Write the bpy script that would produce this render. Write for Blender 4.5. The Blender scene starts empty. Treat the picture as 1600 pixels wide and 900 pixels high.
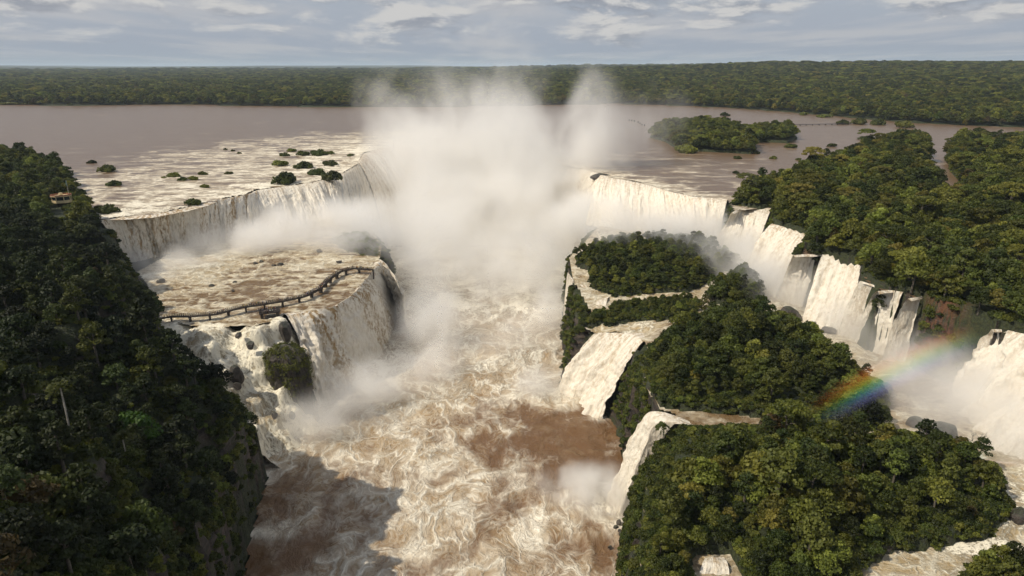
import bpy, bmesh, math, random
import numpy as np
from mathutils import Vector, Matrix

random.seed(7); RNG = np.random.default_rng(7)
S = bpy.context.scene
COL = S.collection

# ---------------------------------------------------------------- camera
F, H = 1066.0, 170.0
PIT = math.atan2(345.0, F)
CP, SP = math.cos(PIT), math.sin(PIT)
cam = bpy.data.objects.new("camera", bpy.data.cameras.new("camera"))
COL.objects.link(cam)
cam.location = (0, 0, H)
cam.rotation_euler = (math.pi/2 - PIT, 0, 0)
cam.data.sensor_width = 36.0
cam.data.lens = 36.0*F/1600.0
cam.data.clip_start = 1.0
cam.data.clip_end = 90000.0
S.camera = cam

# ---------------------------------------------------------------- light
SUN_EL, SUN_AZ = 48.0, -109.0            # degrees; azimuth from +Y towards +X
sd = Vector((math.sin(math.radians(SUN_AZ))*math.cos(math.radians(SUN_EL)),
             math.cos(math.radians(SUN_AZ))*math.cos(math.radians(SUN_EL)),
             math.sin(math.radians(SUN_EL))))
sun = bpy.data.objects.new("sun", bpy.data.lights.new("sun", 'SUN'))
COL.objects.link(sun)
sun.data.energy = 4.1
sun.data.angle = math.radians(0.6)
sun.data.color = (1.0, 0.90, 0.74)
sun.rotation_euler = sd.to_track_quat('Z', 'Y').to_euler()
S.view_settings.view_transform = 'Standard'
S.view_settings.look = 'None'
S.view_settings.exposure = -0.02
S.view_settings.gamma = 1.0
S.view_settings.use_curve_mapping = False
S.cycles.use_adaptive_sampling = True
S.cycles.adaptive_threshold = 0.025
S.cycles.use_denoising = True
S.cycles.max_bounces = 10
S.cycles.diffuse_bounces = 2
S.cycles.glossy_bounces = 2
S.cycles.transmission_bounces = 2
S.cycles.transparent_max_bounces = 10
S.cycles.volume_bounces = 8
S.cycles.volume_step_rate = 1.5
S.cycles.volume_max_steps = 160
S.cycles.caustics_reflective = False
S.cycles.caustics_refractive = False


# ---------------------------------------------------------------- node helper
class NB:
    def __init__(s, tree):
        s.t = tree; s.n = tree.nodes; s.l = tree.links
    def new(s, typ, ins=None, **kw):
        n = s.n.new(typ)
        for k, v in kw.items(): setattr(n, k, v)
        for k, v in (ins or {}).items():
            sock = n.inputs[k]
            if isinstance(v, bpy.types.NodeSocket): s.l.new(v, sock)
            else:
                if sock.type == 'RGBA' and len(v) == 3: v = (*v, 1)
                sock.default_value = v
        return n
    def m(s, op, a, b=0.0, c=0.0, clamp=False):
        return s.new('ShaderNodeMath', {0: a, 1: b, 2: c}, operation=op, use_clamp=clamp).outputs[0]
    def v(s, op, a, b=(0, 0, 0)):
        n = s.new('ShaderNodeVectorMath', {0: a}, operation=op)
        if op == 'SCALE':
            if isinstance(b, bpy.types.NodeSocket): s.l.new(b, n.inputs['Scale'])
            else: n.inputs['Scale'].default_value = b
        else:
            if isinstance(b, bpy.types.NodeSocket): s.l.new(b, n.inputs[1])
            else: n.inputs[1].default_value = b
        return n.outputs['Value'] if op in ('LENGTH', 'DOT_PRODUCT') else n.outputs[0]
    def noise(s, vec, scale, detail=4, rough=.55, dist=0.0, typ='FBM', lac=2.0):
        n = s.new('ShaderNodeTexNoise', {'Vector': vec}, noise_type=typ, normalize=True) if typ == 'FBM' else s.new('ShaderNodeTexNoise', {'Vector': vec}, noise_type=typ)
        n.inputs['Scale'].default_value = scale; n.inputs['Detail'].default_value = detail
        n.inputs['Roughness'].default_value = rough; n.inputs['Distortion'].default_value = dist
        n.inputs['Lacunarity'].default_value = lac
        return n.outputs['Fac']
    def ramp(s, x, a, b, lo=0.0, hi=1.0, smooth=True):
        return s.new('ShaderNodeMapRange', {0: x, 1: a, 2: b, 3: lo, 4: hi}, interpolation_type='SMOOTHSTEP' if smooth else 'LINEAR').outputs[0]
    def mix(s, f, a, b):
        n = s.new('ShaderNodeMix', data_type='RGBA')
        for i, val in ((0, f), (6, a), (7, b)):
            if isinstance(val, bpy.types.NodeSocket): s.l.new(val, n.inputs[i])
            elif i == 0: n.inputs[0].default_value = val
            else: n.inputs[i].default_value = (*val, 1) if len(val) == 3 else val
        return n.outputs[2]
    def attr(s, name):
        return s.new('ShaderNodeAttribute', attribute_name=name)

def material(name):
    m = bpy.data.materials.new(name); m.use_nodes = True
    m.node_tree.nodes.clear()
    nb = NB(m.node_tree)
    out = nb.new('ShaderNodeOutputMaterial')
    return m, nb, out

def simple_mat(name, col, rough=.7, var=.25, scale=1.0, bump=0.0, rnd=0.0):
    m, nb, out = material(name)
    tc = nb.new('ShaderNodeTexCoord').outputs['Object']
    n = nb.noise(tc, scale, 5, .6)
    c = nb.mix(nb.ramp(n, .3, .7), tuple(x*(1-var) for x in col), tuple(min(1, x*(1+var)) for x in col))
    if rnd:
        r = nb.new('ShaderNodeObjectInfo').outputs['Random']
        c = nb.v('SCALE', c, nb.ramp(r, 0, 1, 1-rnd, 1+rnd, False))
    b = nb.new('ShaderNodeBsdfPrincipled', {'Base Color': c, 'Roughness': rough})
    if bump:
        bn = nb.new('ShaderNodeBump', {'Height': n, 'Strength': bump, 'Distance': .3})
        nb.l.new(bn.outputs[0], b.inputs['Normal'])
    nb.l.new(b.outputs[0], out.inputs['Surface'])
    return m

# ---------------------------------------------------------------- sky
W = bpy.data.worlds.new("World"); S.world = W; W.use_nodes = True
W.node_tree.nodes.clear()
nb = NB(W.node_tree)
sky = nb.new('ShaderNodeTexSky', sky_type='NISHITA', sun_disc=False, sun_elevation=math.radians(SUN_EL),
             sun_rotation=math.radians(SUN_AZ), altitude=200, air_density=1.0, dust_density=1.0, ozone_density=1.5)
dirv = nb.v('NORMALIZE', nb.new('ShaderNodeTexCoord').outputs['Generated'])
sep = nb.new('ShaderNodeSeparateXYZ', {0: dirv})
zz = nb.m('MAXIMUM', nb.m('ADD', sep.outputs[2], 0.028), 0.012)
cx = nb.m('DIVIDE', sep.outputs[0], zz); cy = nb.m('DIVIDE', sep.outputs[1], zz)
cv = nb.new('ShaderNodeCombineXYZ', {0: cx, 1: nb.m('MULTIPLY', cy, .34), 2: 5.3}).outputs[0]
sheet = nb.ramp(nb.noise(cv, .55, 6, .58, .15), .42, .66)                 # high broken layer seen at a grazing angle
pv_ = nb.v('MULTIPLY', dirv, (8.5, 8.5, 30.0))
puff = nb.noise(pv_, 1.0, 7, .60, .25)                                   # low heaped clouds
pm = nb.ramp(nb.m('ADD', puff, nb.ramp(sep.outputs[2], .012, .075, -.16, .045, False)), .44, .62)
top_lit = nb.ramp(nb.m('SUBTRACT', nb.noise(nb.v('ADD', pv_, (-.12, .05, .30)), 1.0, 7, .60, .25), puff), .07, -.07)
pcol = nb.mix(top_lit, (2.3, 2.45, 2.85), (5.3, 5.15, 4.95))
clear = nb.mix(nb.ramp(sep.outputs[2], .02, .40), nb.mix(nb.ramp(sep.outputs[2], .0, .06), (2.6, 2.95, 3.55), (3.0, 3.3, 3.85)), sky.outputs[0])
lowc = nb.mix(nb.m('MULTIPLY', sheet, .9), clear, (3.9, 3.95, 4.15))
lowc = nb.mix(nb.m('MULTIPLY', pm, .85), lowc, pcol)
bg = nb.new('ShaderNodeBackground', {'Color': lowc, 'Strength': 0.125})
nb.l.new(bg.outputs[0], nb.new('ShaderNodeOutputWorld').inputs[0])

# ---------------------------------------------------------------- numeric helpers
def P(px, py, z):
    u = (px-800)/F; v = (450-py)/F
    d = (u, CP+v*SP, -SP+v*CP)
    t = (z-H)/d[2]
    return (d[0]*t, d[1]*t)

def project(x, y, z):
    fw = y*CP - (z-H)*SP; up = y*SP + (z-H)*CP
    return 800+F*x/fw, 450-F*up/fw, fw

def _hash(ix, iy, seed):
    h = (ix.astype(np.int64)*374761393 + iy.astype(np.int64)*668265263 + seed*974634777) & 0x7fffffff
    h = ((h ^ (h >> 13))*1274126177) & 0x7fffffff
    return ((h ^ (h >> 16)) & 0xffff)/65535.0

def vnoise(x, y, seed=0):
    x = np.asarray(x, float); y = np.asarray(y, float)
    ix = np.floor(x); iy = np.floor(y); fx = x-ix; fy = y-iy
    fx = fx*fx*fx*(fx*(fx*6-15)+10); fy = fy*fy*fy*(fy*(fy*6-15)+10)
    a = _hash(ix, iy, seed); b = _hash(ix+1, iy, seed); c = _hash(ix, iy+1, seed); d = _hash(ix+1, iy+1, seed)
    return (a*(1-fx)+b*fx)*(1-fy) + (c*(1-fx)+d*fx)*fy

def fbm(x, y, seed=0, octv=4, gain=.5):
    s = 0; a = 1; t = 0
    for o in range(octv):
        s = s + a*vnoise(x*2**o + 17.3*o, y*2**o - 9.1*o, seed+o); t += a; a *= gain
    return s/t                                        # 0..1

def ridged(x, y, seed=0, octv=4, gain=.55):
    s = 0; a = 1; t = 0
    for o in range(octv):
        s = s + a*(1-np.abs(2*vnoise(x*2**o+3.3*o, y*2**o+7.7*o, seed+o)-1)); t += a; a *= gain
    return s/t

def inside(poly, X, Y):
    c = np.zeros(X.shape, bool); n = len(poly)
    for i in range(n):
        x0, y0 = poly[i]; x1, y1 = poly[(i+1) % n]
        if y0 == y1: continue
        k = ((y0 > Y) != (y1 > Y)) & (X < (x1-x0)*(Y-y0)/(y1-y0)+x0)
        c ^= k
    return c

def dist_line(pts, X, Y, closed=True):
    d = np.full(X.shape, 1e18); n = len(pts)
    for i in range(n if closed else n-1):
        x0, y0 = pts[i]; x1, y1 = pts[(i+1) % n]
        dx, dy = x1-x0, y1-y0; L = dx*dx+dy*dy+1e-9
        t = np.clip(((X-x0)*dx+(Y-y0)*dy)/L, 0, 1)
        d = np.minimum(d, (X-x0-t*dx)**2+(Y-y0-t*dy)**2)
    return np.sqrt(d)

def world_pts(lst, z=None):
    """(px, py[, z]) pixels of the survey photo, or ('w', x, y[, z]) plan points -> [(x, y)], [z]"""
    xy, zs = [], []
    for p in lst:
        if p[0] == 'w':
            xy.append((p[1], p[2])); zs.append(p[3] if len(p) > 3 else z)
        else:
            zz = p[2] if len(p) > 2 else z
            xy.append(P(p[0], p[1], zz)); zs.append(zz)
    return xy, zs

def idw(xy, zs, X, Y, p=2.4):
    num = np.zeros(X.shape); den = np.zeros(X.shape)
    for (x, y), z in zip(xy, zs):
        w = 1.0/(((X-x)**2+(Y-y)**2)**(p/2)+1e-3)
        num += w*z; den += w
    return num/den

# ---------------------------------------------------------------- plan of the place
ZU, ZM = 75.0, 45.0
BRINK_L = [(150, 346), (188, 340), (240, 336), (296, 324), (344, 312), (380, 306), (400, 298), (460, 290), (488, 286), (536, 272), (560, 256), (568, 240), (600, 231), (628, 231)]
BRINK_R = [(885, 259), (927, 268), (962, 280), (994, 284), (1050, 301), (1085, 308), (1136, 312), (1147, 330), (1205, 325), (1210, 350), (1262, 368),
           (1250, 399), (1276, 398), (1294, 398), (1344, 412), (1350, 441), (1364, 446), (1375, 454), (1408, 456), (1425, 467), (1438, 464), (1468, 478), (1512, 490), (1544, 505), (1556, 516), (1600, 522), (1700, 548)]
canyon = [(x, y, ZU) for x, y in BRINK_L] + [('w', -128, 870, ZU), ('w', -60, 905, ZU), ('w', 10, 880, ZU), ('w', 45, 790, ZU)] + [(x, y, ZU) for x, y in BRINK_R] + \
         [('w', 420, 60, ZU), ('w', 420, -60, ZU), ('w', -420, -60, ZU), ('w', -420, 380, ZU)]
canyon_xy, _ = world_pts(canyon)
gorge = [('w', -52, -60), ('w', -58, 60), ('w', -72, 130), (375, 900), (385, 855), (398, 800), (412, 757), (418, 730), (432, 712), (455, 697), (490, 672), (497, 640), (530, 618), (560, 592), (598, 550), (616, 515), (622, 480),
         ('w', -68, 425), ('w', -78, 500), ('w', -108, 560), ('w', -118, 640), ('w', -112, 730), ('w', -108, 800), ('w', -85, 850), ('w', -50, 870), ('w', 0, 850), ('w', 25, 780), ('w', 38, 690), ('w', 58, 620), ('w', 52, 560), ('w', 36, 510),
         (880, 500), (883, 520), (872, 562), (862, 602), (905, 632), (914, 652), (936, 668), (960, 692), (980, 722), (985, 740), (1003, 800), (988, 832), ('w', 37, 200), ('w', 31, 175), ('w', 26, 150), ('w', 20, 120), ('w', 0, 60), ('w', 0, -60)]
gorge_xy, _ = world_pts(gorge, 0.0)
shelf_l = [(195, 408), (250, 396), (330, 379), (420, 363), (500, 352), (545, 350), (585, 362), (597, 385), (594, 408), (583, 423), (575, 434), (553, 458), (525, 479), (490, 486), (448, 490), (434, 500), (400, 510), (330, 512), (250, 505), (243, 475), (225, 440)]
shelf_l_xy, _ = world_pts(shelf_l, ZM)
cascade = [(250, 508, 44), (265, 560, 40), (300, 605, 33), (340, 650, 24), (395, 664, 16), (425, 703, 3), (472, 672, 4), (462, 640, 13), (442, 603, 24), (407, 550, 36), (402, 525, 40), (434, 505, 43), (330, 515, 44), (400, 513, 44), (345, 580, 35), (395, 620, 23), (330, 545, 41), (430, 650, 13)]
cascade_xy, cascade_z = world_pts(cascade[:14])
cascade_xy = [cascade_xy[i] for i in (0, 1, 2, 3, 4, 5, 6, 7, 8, 9, 10, 11, 13, 12)]; cascade_z = [cascade_z[i] for i in (0, 1, 2, 3, 4, 5, 6, 7, 8, 9, 10, 11, 13, 12)]
_cx, _cz = world_pts(cascade[14:])
_ex, _ez = world_pts([(432, 728, -4), (470, 700, -5), (500, 672, -5), (515, 640, -6)])
CASC_XY, CASC_Z = cascade_xy+_cx+_ex, cascade_z+_cz+_ez
hill = [(150, 350, 76), (176, 408, 62), (215, 455, 52), (242, 500, 47), (262, 560, 43), (292, 606, 37), (330, 652, 31), (394, 668, 27), (352, 760, 37), (326, 840, 45), (310, 900, 52), ('w', -66, 80, 60), ('w', -60, -60, 60), ('w', -420, -60, 130), ('w', -420, 420, 92), (60, 340, 79)]
hill_xy, hill_z = world_pts(hill)
_hx, _hz = world_pts([(200, 540, 79), (240, 640, 65), (200, 750, 68), (200, 900, 77), (100, 880, 88), (0, 900, 98), (0, 800, 100), (100, 700, 92), (0, 600, 101), (210, 600, 74), (100, 500, 92), (0, 450, 96), (290, 700, 54), (270, 800, 60), (150, 440, 80), (0, 380, 88)])
HILL_XY, HILL_Z = hill_xy+_hx, hill_z+_hz
shelf_r = [(888, 402, 46), (897, 445, 41), (925, 490, 37), (905, 512, 34), (928, 521, 33), (985, 524, 35), (1010, 545, 39), (1004, 580, 42), (1012, 612, 43.5), (1028, 640, 44), (1052, 648, 44), (1066, 668, 44), (1041, 688, 45), (1022, 704, 45), (1008, 745, 45), (1004, 790, 45), (1000, 850, 45), (997, 900, 45),
           ('w', 24, 120, 45), ('w', 6, 60, 45), ('w', 6, -60, 45), ('w', 400, -60, 45), ('w', 400, 60, 45), (1700, 800, 45), (1600, 740, 45), (1515, 690, 45), (1500, 604, 45), (1470, 600, 45), (1412, 568, 45), (1378, 562, 45), (1341, 538, 45), (1318, 524, 45), (1268, 504, 45), (1259, 474, 45), (1200, 456, 45), (1160, 425, 45), (1118, 385, 45), (1060, 370, 46), (1000, 362, 46), (935, 352, 46)]
shelf_r_xy, shelf_r_z = world_pts(shelf_r)
_sx, _sz = world_pts([(1060, 510, 41), (1010, 480, 41), (1060, 460, 43), (960, 500, 36), (1150, 560, 45), (1000, 400, 46), (1300, 650, 45), (1040, 535, 42)])
SHR_XY, SHR_Z = shelf_r_xy+_sx, shelf_r_z+_sz
hummock = [(418, 540, 41), (440, 531, 42), (466, 538, 40), (482, 566, 33), (480, 590, 22), (455, 580, 30), (424, 560, 38)]
hum_xy, hum_z = world_pts(hummock)

# land standing out of the water (pixels on the level of the water around it)
left_bank, _ = world_pts([(150, 352), (128, 318), (112, 292), (93, 274), (60, 257), (0, 244), (-200, 236), ('w', -1500, 760), ('w', -1500, -60), ('w', -420, -60), ('w', -420, 380)], ZU)
right_bank, _ = world_pts([(1143, 320), (1170, 306), (1215, 292), (1262, 272), (1320, 256), (1345, 238), (1395, 228), (1440, 232), (1452, 250), (1440, 272), (1462, 300), (1480, 322), (1512, 318), (1506, 292), (1486, 268), (1478, 244), (1500, 228), (1600, 224), (1800, 225), ('w', 900, 60), ('w', 380, 60), (1700, 550), (1600, 524), (1556, 540), (1520, 556), (1462, 530), (1440, 466), (1410, 458), (1366, 450), (1348, 430), (1320, 415), (1296, 415), (1262, 415), (1238, 402), (1263, 371), (1235, 360), (1212, 352), (1209, 338), (1205, 330), (1160, 322)], ZU)
isl_a, _ = world_pts([(1015, 215), (1040, 200), (1100, 196), (1140, 200), (1165, 215), (1182, 232), (1175, 241), (1120, 238), (1062, 236), (1040, 222)], ZU)
isl_b, _ = world_pts([(1168, 214), (1190, 204), (1230, 208), (1246, 217), (1230, 224), (1185, 222)], ZU)
isl_c, _ = world_pts([(1395, 224), (1420, 212), (1450, 218), (1452, 226)], ZU)
shore = [('w', -60000, 2600), ('w', -7000, 2300), (-250, 157), (0, 163), (110, 165), (290, 163), (400, 166), (560, 167), (700, 167), (960, 162), (1060, 165), (1130, 168), (1230, 175), (1320, 183), (1400, 190), (1500, 196), (1600, 199), (1900, 214), ('w', 3000, 1150), ('w', 60000, 1500)]
shore_xy, _ = world_pts(shore, ZU)
far_bank = shore_xy + [(60000, 60000), (-60000, 60000)]
# land on the right-hand shelf
RI = {}
RI['mist'], _ = world_pts([(892, 412, 45), (905, 402, 45), (950, 385, 45), (1010, 380, 45), (1080, 384, 45), (1150, 398, 45), (1165, 420, 45), (1125, 425, 45), (1105, 442, 44), (1075, 456, 43), (1010, 458, 42), (960, 460, 41), (915, 446, 41)])
RI['terrace'], _ = world_pts([(935, 500, 36), (925, 490, 37), (960, 478, 38), (1010, 474, 41), (1070, 468, 43), (1096, 472, 43), (1085, 492, 42), (1040, 498, 41), (985, 503, 37), (950, 512, 35)])
RI['terrace2'], _ = world_pts([(905, 512, 34), (935, 494, 36), (945, 505, 35), (925, 516, 33)])
RI['knoll'], _ = world_pts([(1108, 466, 44), (1120, 445, 44), (1150, 438, 45), (1180, 448, 45), (1195, 470, 45), (1150, 480, 45)])
RI['main'], _ = world_pts([(1012, 548, 40), (1006, 580, 42), (1014, 612, 43.5), (1032, 637, 44), (1060, 641, 44), (1150, 644, 45), (1215, 655, 45), (1275, 660, 45), (1330, 650, 45), (1385, 640, 45), (1390, 612, 45), (1340, 590, 45), (1290, 555, 45), (1240, 522, 45), (1190, 500, 45), (1150, 494, 45), (1100, 505, 43), (1075, 520, 42), (1030, 535, 42)])
RI['near'], _ = world_pts([(1060, 676, 45), (1045, 690, 45), (1025, 706, 45), (1012, 745, 45), (1008, 790, 45), (1003, 850, 45), (1000, 900, 45), ('w', 26, 100, 45), (1072, 990, 45), (1086, 908, 45), (1093, 880, 45), (1146, 877, 45), (1156, 908, 45), (1200, 990, 45), (1325, 960, 45), (1342, 890, 45), (1400, 860, 45), (1540, 842, 45), (1580, 800, 45), (1560, 745, 45), (1500, 715, 45), (1400, 700, 45), (1330, 685, 45), (1240, 676, 45), (1150, 672, 45)])
RI['corner'], _ = world_pts([(1495, 900, 45), (1540, 878, 45), (1600, 872, 45), ('w', 260, 150, 45), ('w', 260, -60, 45), ('w', 120, -60, 45)])
RI['bushy'], _ = world_pts([(1310, 668, 45), (1345, 652, 45), (1375, 655, 45), (1385, 668, 45), (1340, 674, 45)])
RI['sandbar'], _ = world_pts([(1185, 656, 45), (1240, 652, 45), (1275, 662, 45), (1200, 664, 45)])

def axis(a, b, step, far, g=1.07):
    core = list(np.arange(a, b+.01, step)); s = step; lo = []; x = a
    while x > -far: s *= g; x -= s; lo.append(x)
    s = step; hi = []; x = b
    while x < far: s *= g; x += s; hi.append(x)
    return np.array(lo[::-1]+core+hi)
AX = axis(-460, 440, 1.7, 45000)
AY = axis(20, 940, 1.7, 45000); AY = AY[AY > -400]
GX, GY = np.meshgrid(AX, AY)

in_c = inside(canyon_xy, GX, GY)
regs = []
def region(poly, zf): regs.append((inside(poly, GX, GY), poly, zf))
far_d = np.hypot(GX, GY)
core = (GX > -500) & (GX < 480) & (GY > -100) & (GY < 980)
def zin(fn):
    z = np.zeros(GX.shape); z[core] = fn(GX[core], GY[core]); return z
zero = np.zeros(GX.shape)
casc_h = zin(lambda X, Y: idw(CASC_XY, CASC_Z, X, Y))
shr_h = zin(lambda X, Y: idw(SHR_XY, SHR_Z, X, Y))
hill_h = zin(lambda X, Y: idw(HILL_XY, HILL_Z, X, Y, 3.0))
in_g = inside(gorge_xy, GX, GY)
in_hill = inside(hill_xy, GX, GY)
in_casc = inside(cascade_xy, GX, GY) & ~in_g
in_sl = inside(shelf_l_xy, GX, GY) & ~in_g
in_sr = inside(shelf_r_xy, GX, GY) & ~in_g
in_hum = inside(hum_xy, GX, GY)
hum_h = zin(lambda X, Y: idw(hum_xy, hum_z, X, Y))
R_ALL = [(~in_c, canyon_xy, np.full(GX.shape, ZU)), (in_g, gorge_xy, zero), (in_sl, shelf_l_xy, np.full(GX.shape, ZM)), (in_sr, shelf_r_xy, shr_h),
         (in_casc, cascade_xy, casc_h), (in_hill, hill_xy, hill_h), (in_hum, hum_xy, hum_h)]
num = np.zeros(GX.shape); den = np.zeros(GX.shape)
cw = core & in_c
WX = GX + 7*(fbm(GX/13, GY/13, 401, 3)-.5) + 4.5*(ridged(GX/6, GY/6, 405, 3)-.6)
WY = GY + 7*(fbm(GX/13, GY/13, 411, 3)-.5) + 4.5*(ridged(GX/6, GY/6, 415, 3)-.6)
# the upper level weighs least, so that the rock drops away right at each brink and the water can arc clear of it
for (msk, poly, zf), wt in zip(R_ALL, (.09, 1.0, .22, .45, .5, .6, 1.0)):
    d = np.maximum(dist_line(poly, WX[cw], WY[cw]), .3)
    d[msk[cw]] = .12
    w = wt*d**-2.6
    num[cw] += w*zf[cw]; den[cw] += w
base = np.where(cw, num/np.maximum(den, 1e-12), ZU)
base[in_hill & core] = hill_h[in_hill & core]
LEVEL = base.copy()

land_u = ((inside(left_bank, GX, GY) | inside(right_bank, GX, GY) | inside(isl_a, GX, GY) | inside(isl_b, GX, GY) | inside(isl_c, GX, GY)) & ~in_c)
land_far = inside(far_bank, GX, GY)
land_sr = np.zeros(GX.shape, bool)
for k, poly in RI.items():
    land_sr |= inside(poly, GX, GY)
land_sr &= in_sr
free = in_c & ~in_g & ~in_sl & ~in_sr & ~in_casc & ~in_hill       # cliffs between the levels
terr = base.copy()
n1 = fbm(GX/23, GY/23, 3, 4); n2 = fbm(GX/7, GY/7, 11, 3)
terr[~in_c] = ZU-2.2
terr[land_u] = ZU + 1.2 + 3.5*n1[land_u]
terr[in_g] = -6
terr[in_sl] = ZM-1.6
terr[in_sr] = shr_h[in_sr]-1.8
terr[land_sr] = shr_h[land_sr] + 1.0 + 2.6*n1[land_sr]
terr[in_casc] = casc_h[in_casc]-5.5
for poly, amp, r in ((RI['main'], 7.0, 20.0), (RI['near'], 6.0, 22.0), (RI['mist'], 5.0, 22.0), (RI['knoll'], 4.0, 8.0)):
    mk = inside(poly, GX, GY) & in_sr
    d = dist_line(poly, GX[mk], GY[mk])
    terr[mk] += amp*np.clip(d/r, 0, 1)**.8
terr += np.where(free & core, 4.0*(n1-.5)+3.0*(n2-.5)+3.2*(ridged(GX/5.5, GY/5.5, 301, 3)-.6)-2.8, 0)
terr += np.where(in_hill & core, 3.0*(n1-.5)+2*(n2-.5), 0)
# far country
fd = dist_line(shore_xy, GX[land_far], GY[land_far], False)
fa = np.degrees(np.arctan2(GX[land_far], GY[land_far]))
rr = far_d[land_far]
rise = 96*np.clip((fd-150)/2600, 0, 1)*np.clip((fa+2)/22, 0, 1)**.8
rise += 30*np.clip((fd-300)/5000, 0, 1)*np.clip(1-(fa+2)/16, 0, 1)
roll = (fbm(GX[land_far]/900, GY[land_far]/900, 21, 4)-.5)
fh = ZU + 2.5 + rise + roll*np.clip(fd/1500, 0, 1)*26
fh += np.clip((rr-9000)/9000, 0, 1)*(60 + 210*np.clip(fbm(GX[land_far]/5200+3, GY[land_far]/9000, 31, 3)-.42, 0, 1))
terr[land_far] = fh
TERR = terr

def height(x, y, A=None):
    A = TERR if A is None else A
    i = np.clip(np.searchsorted(AX, x)-1, 0, len(AX)-2); j = np.clip(np.searchsorted(AY, y)-1, 0, len(AY)-2)
    fx = np.clip((x-AX[i])/(AX[i+1]-AX[i]), 0, 1); fy = np.clip((y-AY[j])/(AY[j+1]-AY[j]), 0, 1)
    return (A[j, i]*(1-fx)+A[j, i+1]*fx)*(1-fy)+(A[j+1, i]*(1-fx)+A[j+1, i+1]*fx)*fy

def mesh_from(name, V, Fc, mat=None, attrs=None, smooth=True):
    me = bpy.data.meshes.new(name)
    V = np.asarray(V, np.float32); Fc = np.asarray(Fc, np.int32)
    k = Fc.shape[1]
    me.vertices.add(len(V)); me.vertices.foreach_set('co', V.ravel())
    me.loops.add(Fc.size); me.loops.foreach_set('vertex_index', Fc.ravel())
    me.polygons.add(len(Fc)); me.polygons.foreach_set('loop_start', np.arange(len(Fc), dtype=np.int32)*k)
    me.polygons.foreach_set('loop_total', np.full(len(Fc), k, np.int32))
    if smooth: me.polygons.foreach_set('use_smooth', np.ones(len(Fc), bool))
    for an, arr in (attrs or {}).items():
        arr = np.asarray(arr, np.float32)
        if arr.ndim == 1:
            at = me.attributes.new(an, 'FLOAT', 'POINT'); at.data.foreach_set('value', arr)
        else:
            at = me.attributes.new(an, 'FLOAT_VECTOR', 'POINT'); at.data.foreach_set('vector', arr.ravel())
    me.update(); me.validate()
    if mat: me.materials.append(mat)
    return me

def link(name, data, parent=None, loc=None, **props):
    o = bpy.data.objects.new(name, data); COL.objects.link(o)
    if parent: o.parent = parent
    if loc is not None: o.location = loc
    for k, v in props.items(): o[k] = v
    return o

def grid_mesh(name, X, Y, Z, mask, mat, attrs=None):
    """quads of a height grid where all four corners pass the mask"""
    ny, nx = X.shape
    idx = np.arange(nx*ny).reshape(ny, nx)
    ok = mask[:-1, :-1] & mask[1:, :-1] & mask[:-1, 1:] & mask[1:, 1:]
    q = np.stack([idx[:-1, :-1][ok], idx[:-1, 1:][ok], idx[1:, 1:][ok], idx[1:, :-1][ok]], 1)
    used = np.unique(q); remap = np.full(nx*ny, -1); remap[used] = np.arange(len(used))
    V = np.stack([X.ravel()[used], Y.ravel()[used], Z.ravel()[used]], 1)
    at = {k: a.ravel()[used] for k, a in (attrs or {}).items()}
    return mesh_from(name, V, remap[q], mat, at)

# ---------------------------------------------------------------- ground material
def ground_mat():
    m, nb, out = material("ground_rock_and_growth")
    geo = nb.new('ShaderNodeNewGeometry')
    pos = geo.outputs['Position']; nrm = nb.new('ShaderNodeSeparateXYZ', {0: geo.outputs['Normal']}).outputs[2]
    n = nb.noise(pos, .12, 6, .65); nf = nb.noise(pos, .9, 5, .65)
    strat = nb.noise(nb.v('MULTIPLY', pos, (.06, .06, .55)), 1.0, 4, .6)
    rock = nb.mix(nb.ramp(strat, .35, .7), (.020, .016, .013), (.085, .062, .045))
    green = nb.mix(nb.ramp(nf, .3, .75), (.012, .017, .005), (.050, .062, .016))
    g = nb.ramp(nb.m('ADD', nrm, nb.m('MULTIPLY', nb.m('SUBTRACT', n, .5), 1.3)), .35, .62)
    c = nb.mix(g, rock, green)
    rust = nb.m('MULTIPLY', nb.attr('rust').outputs['Fac'], nb.ramp(nb.noise(nb.v('MULTIPLY', pos, (.35, .35, .10)), 1.0, 4, .6), .42, .58))
    c = nb.mix(nb.m('MULTIPLY', rust, .7), c, (.20, .07, .032))
    bmp = nb.new('ShaderNodeBump', {'Height': nb.m('ADD', nf, nb.m('MULTIPLY', strat, .8)), 'Strength': .9, 'Distance': 1.5})
    b = nb.new('ShaderNodeBsdfPrincipled', {'Base Color': c, 'Roughness': .75, 'Normal': bmp.outputs[0]})
    nb.l.new(b.outputs[0], out.inputs[0]); return m
M_GROUND = ground_mat()

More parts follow.
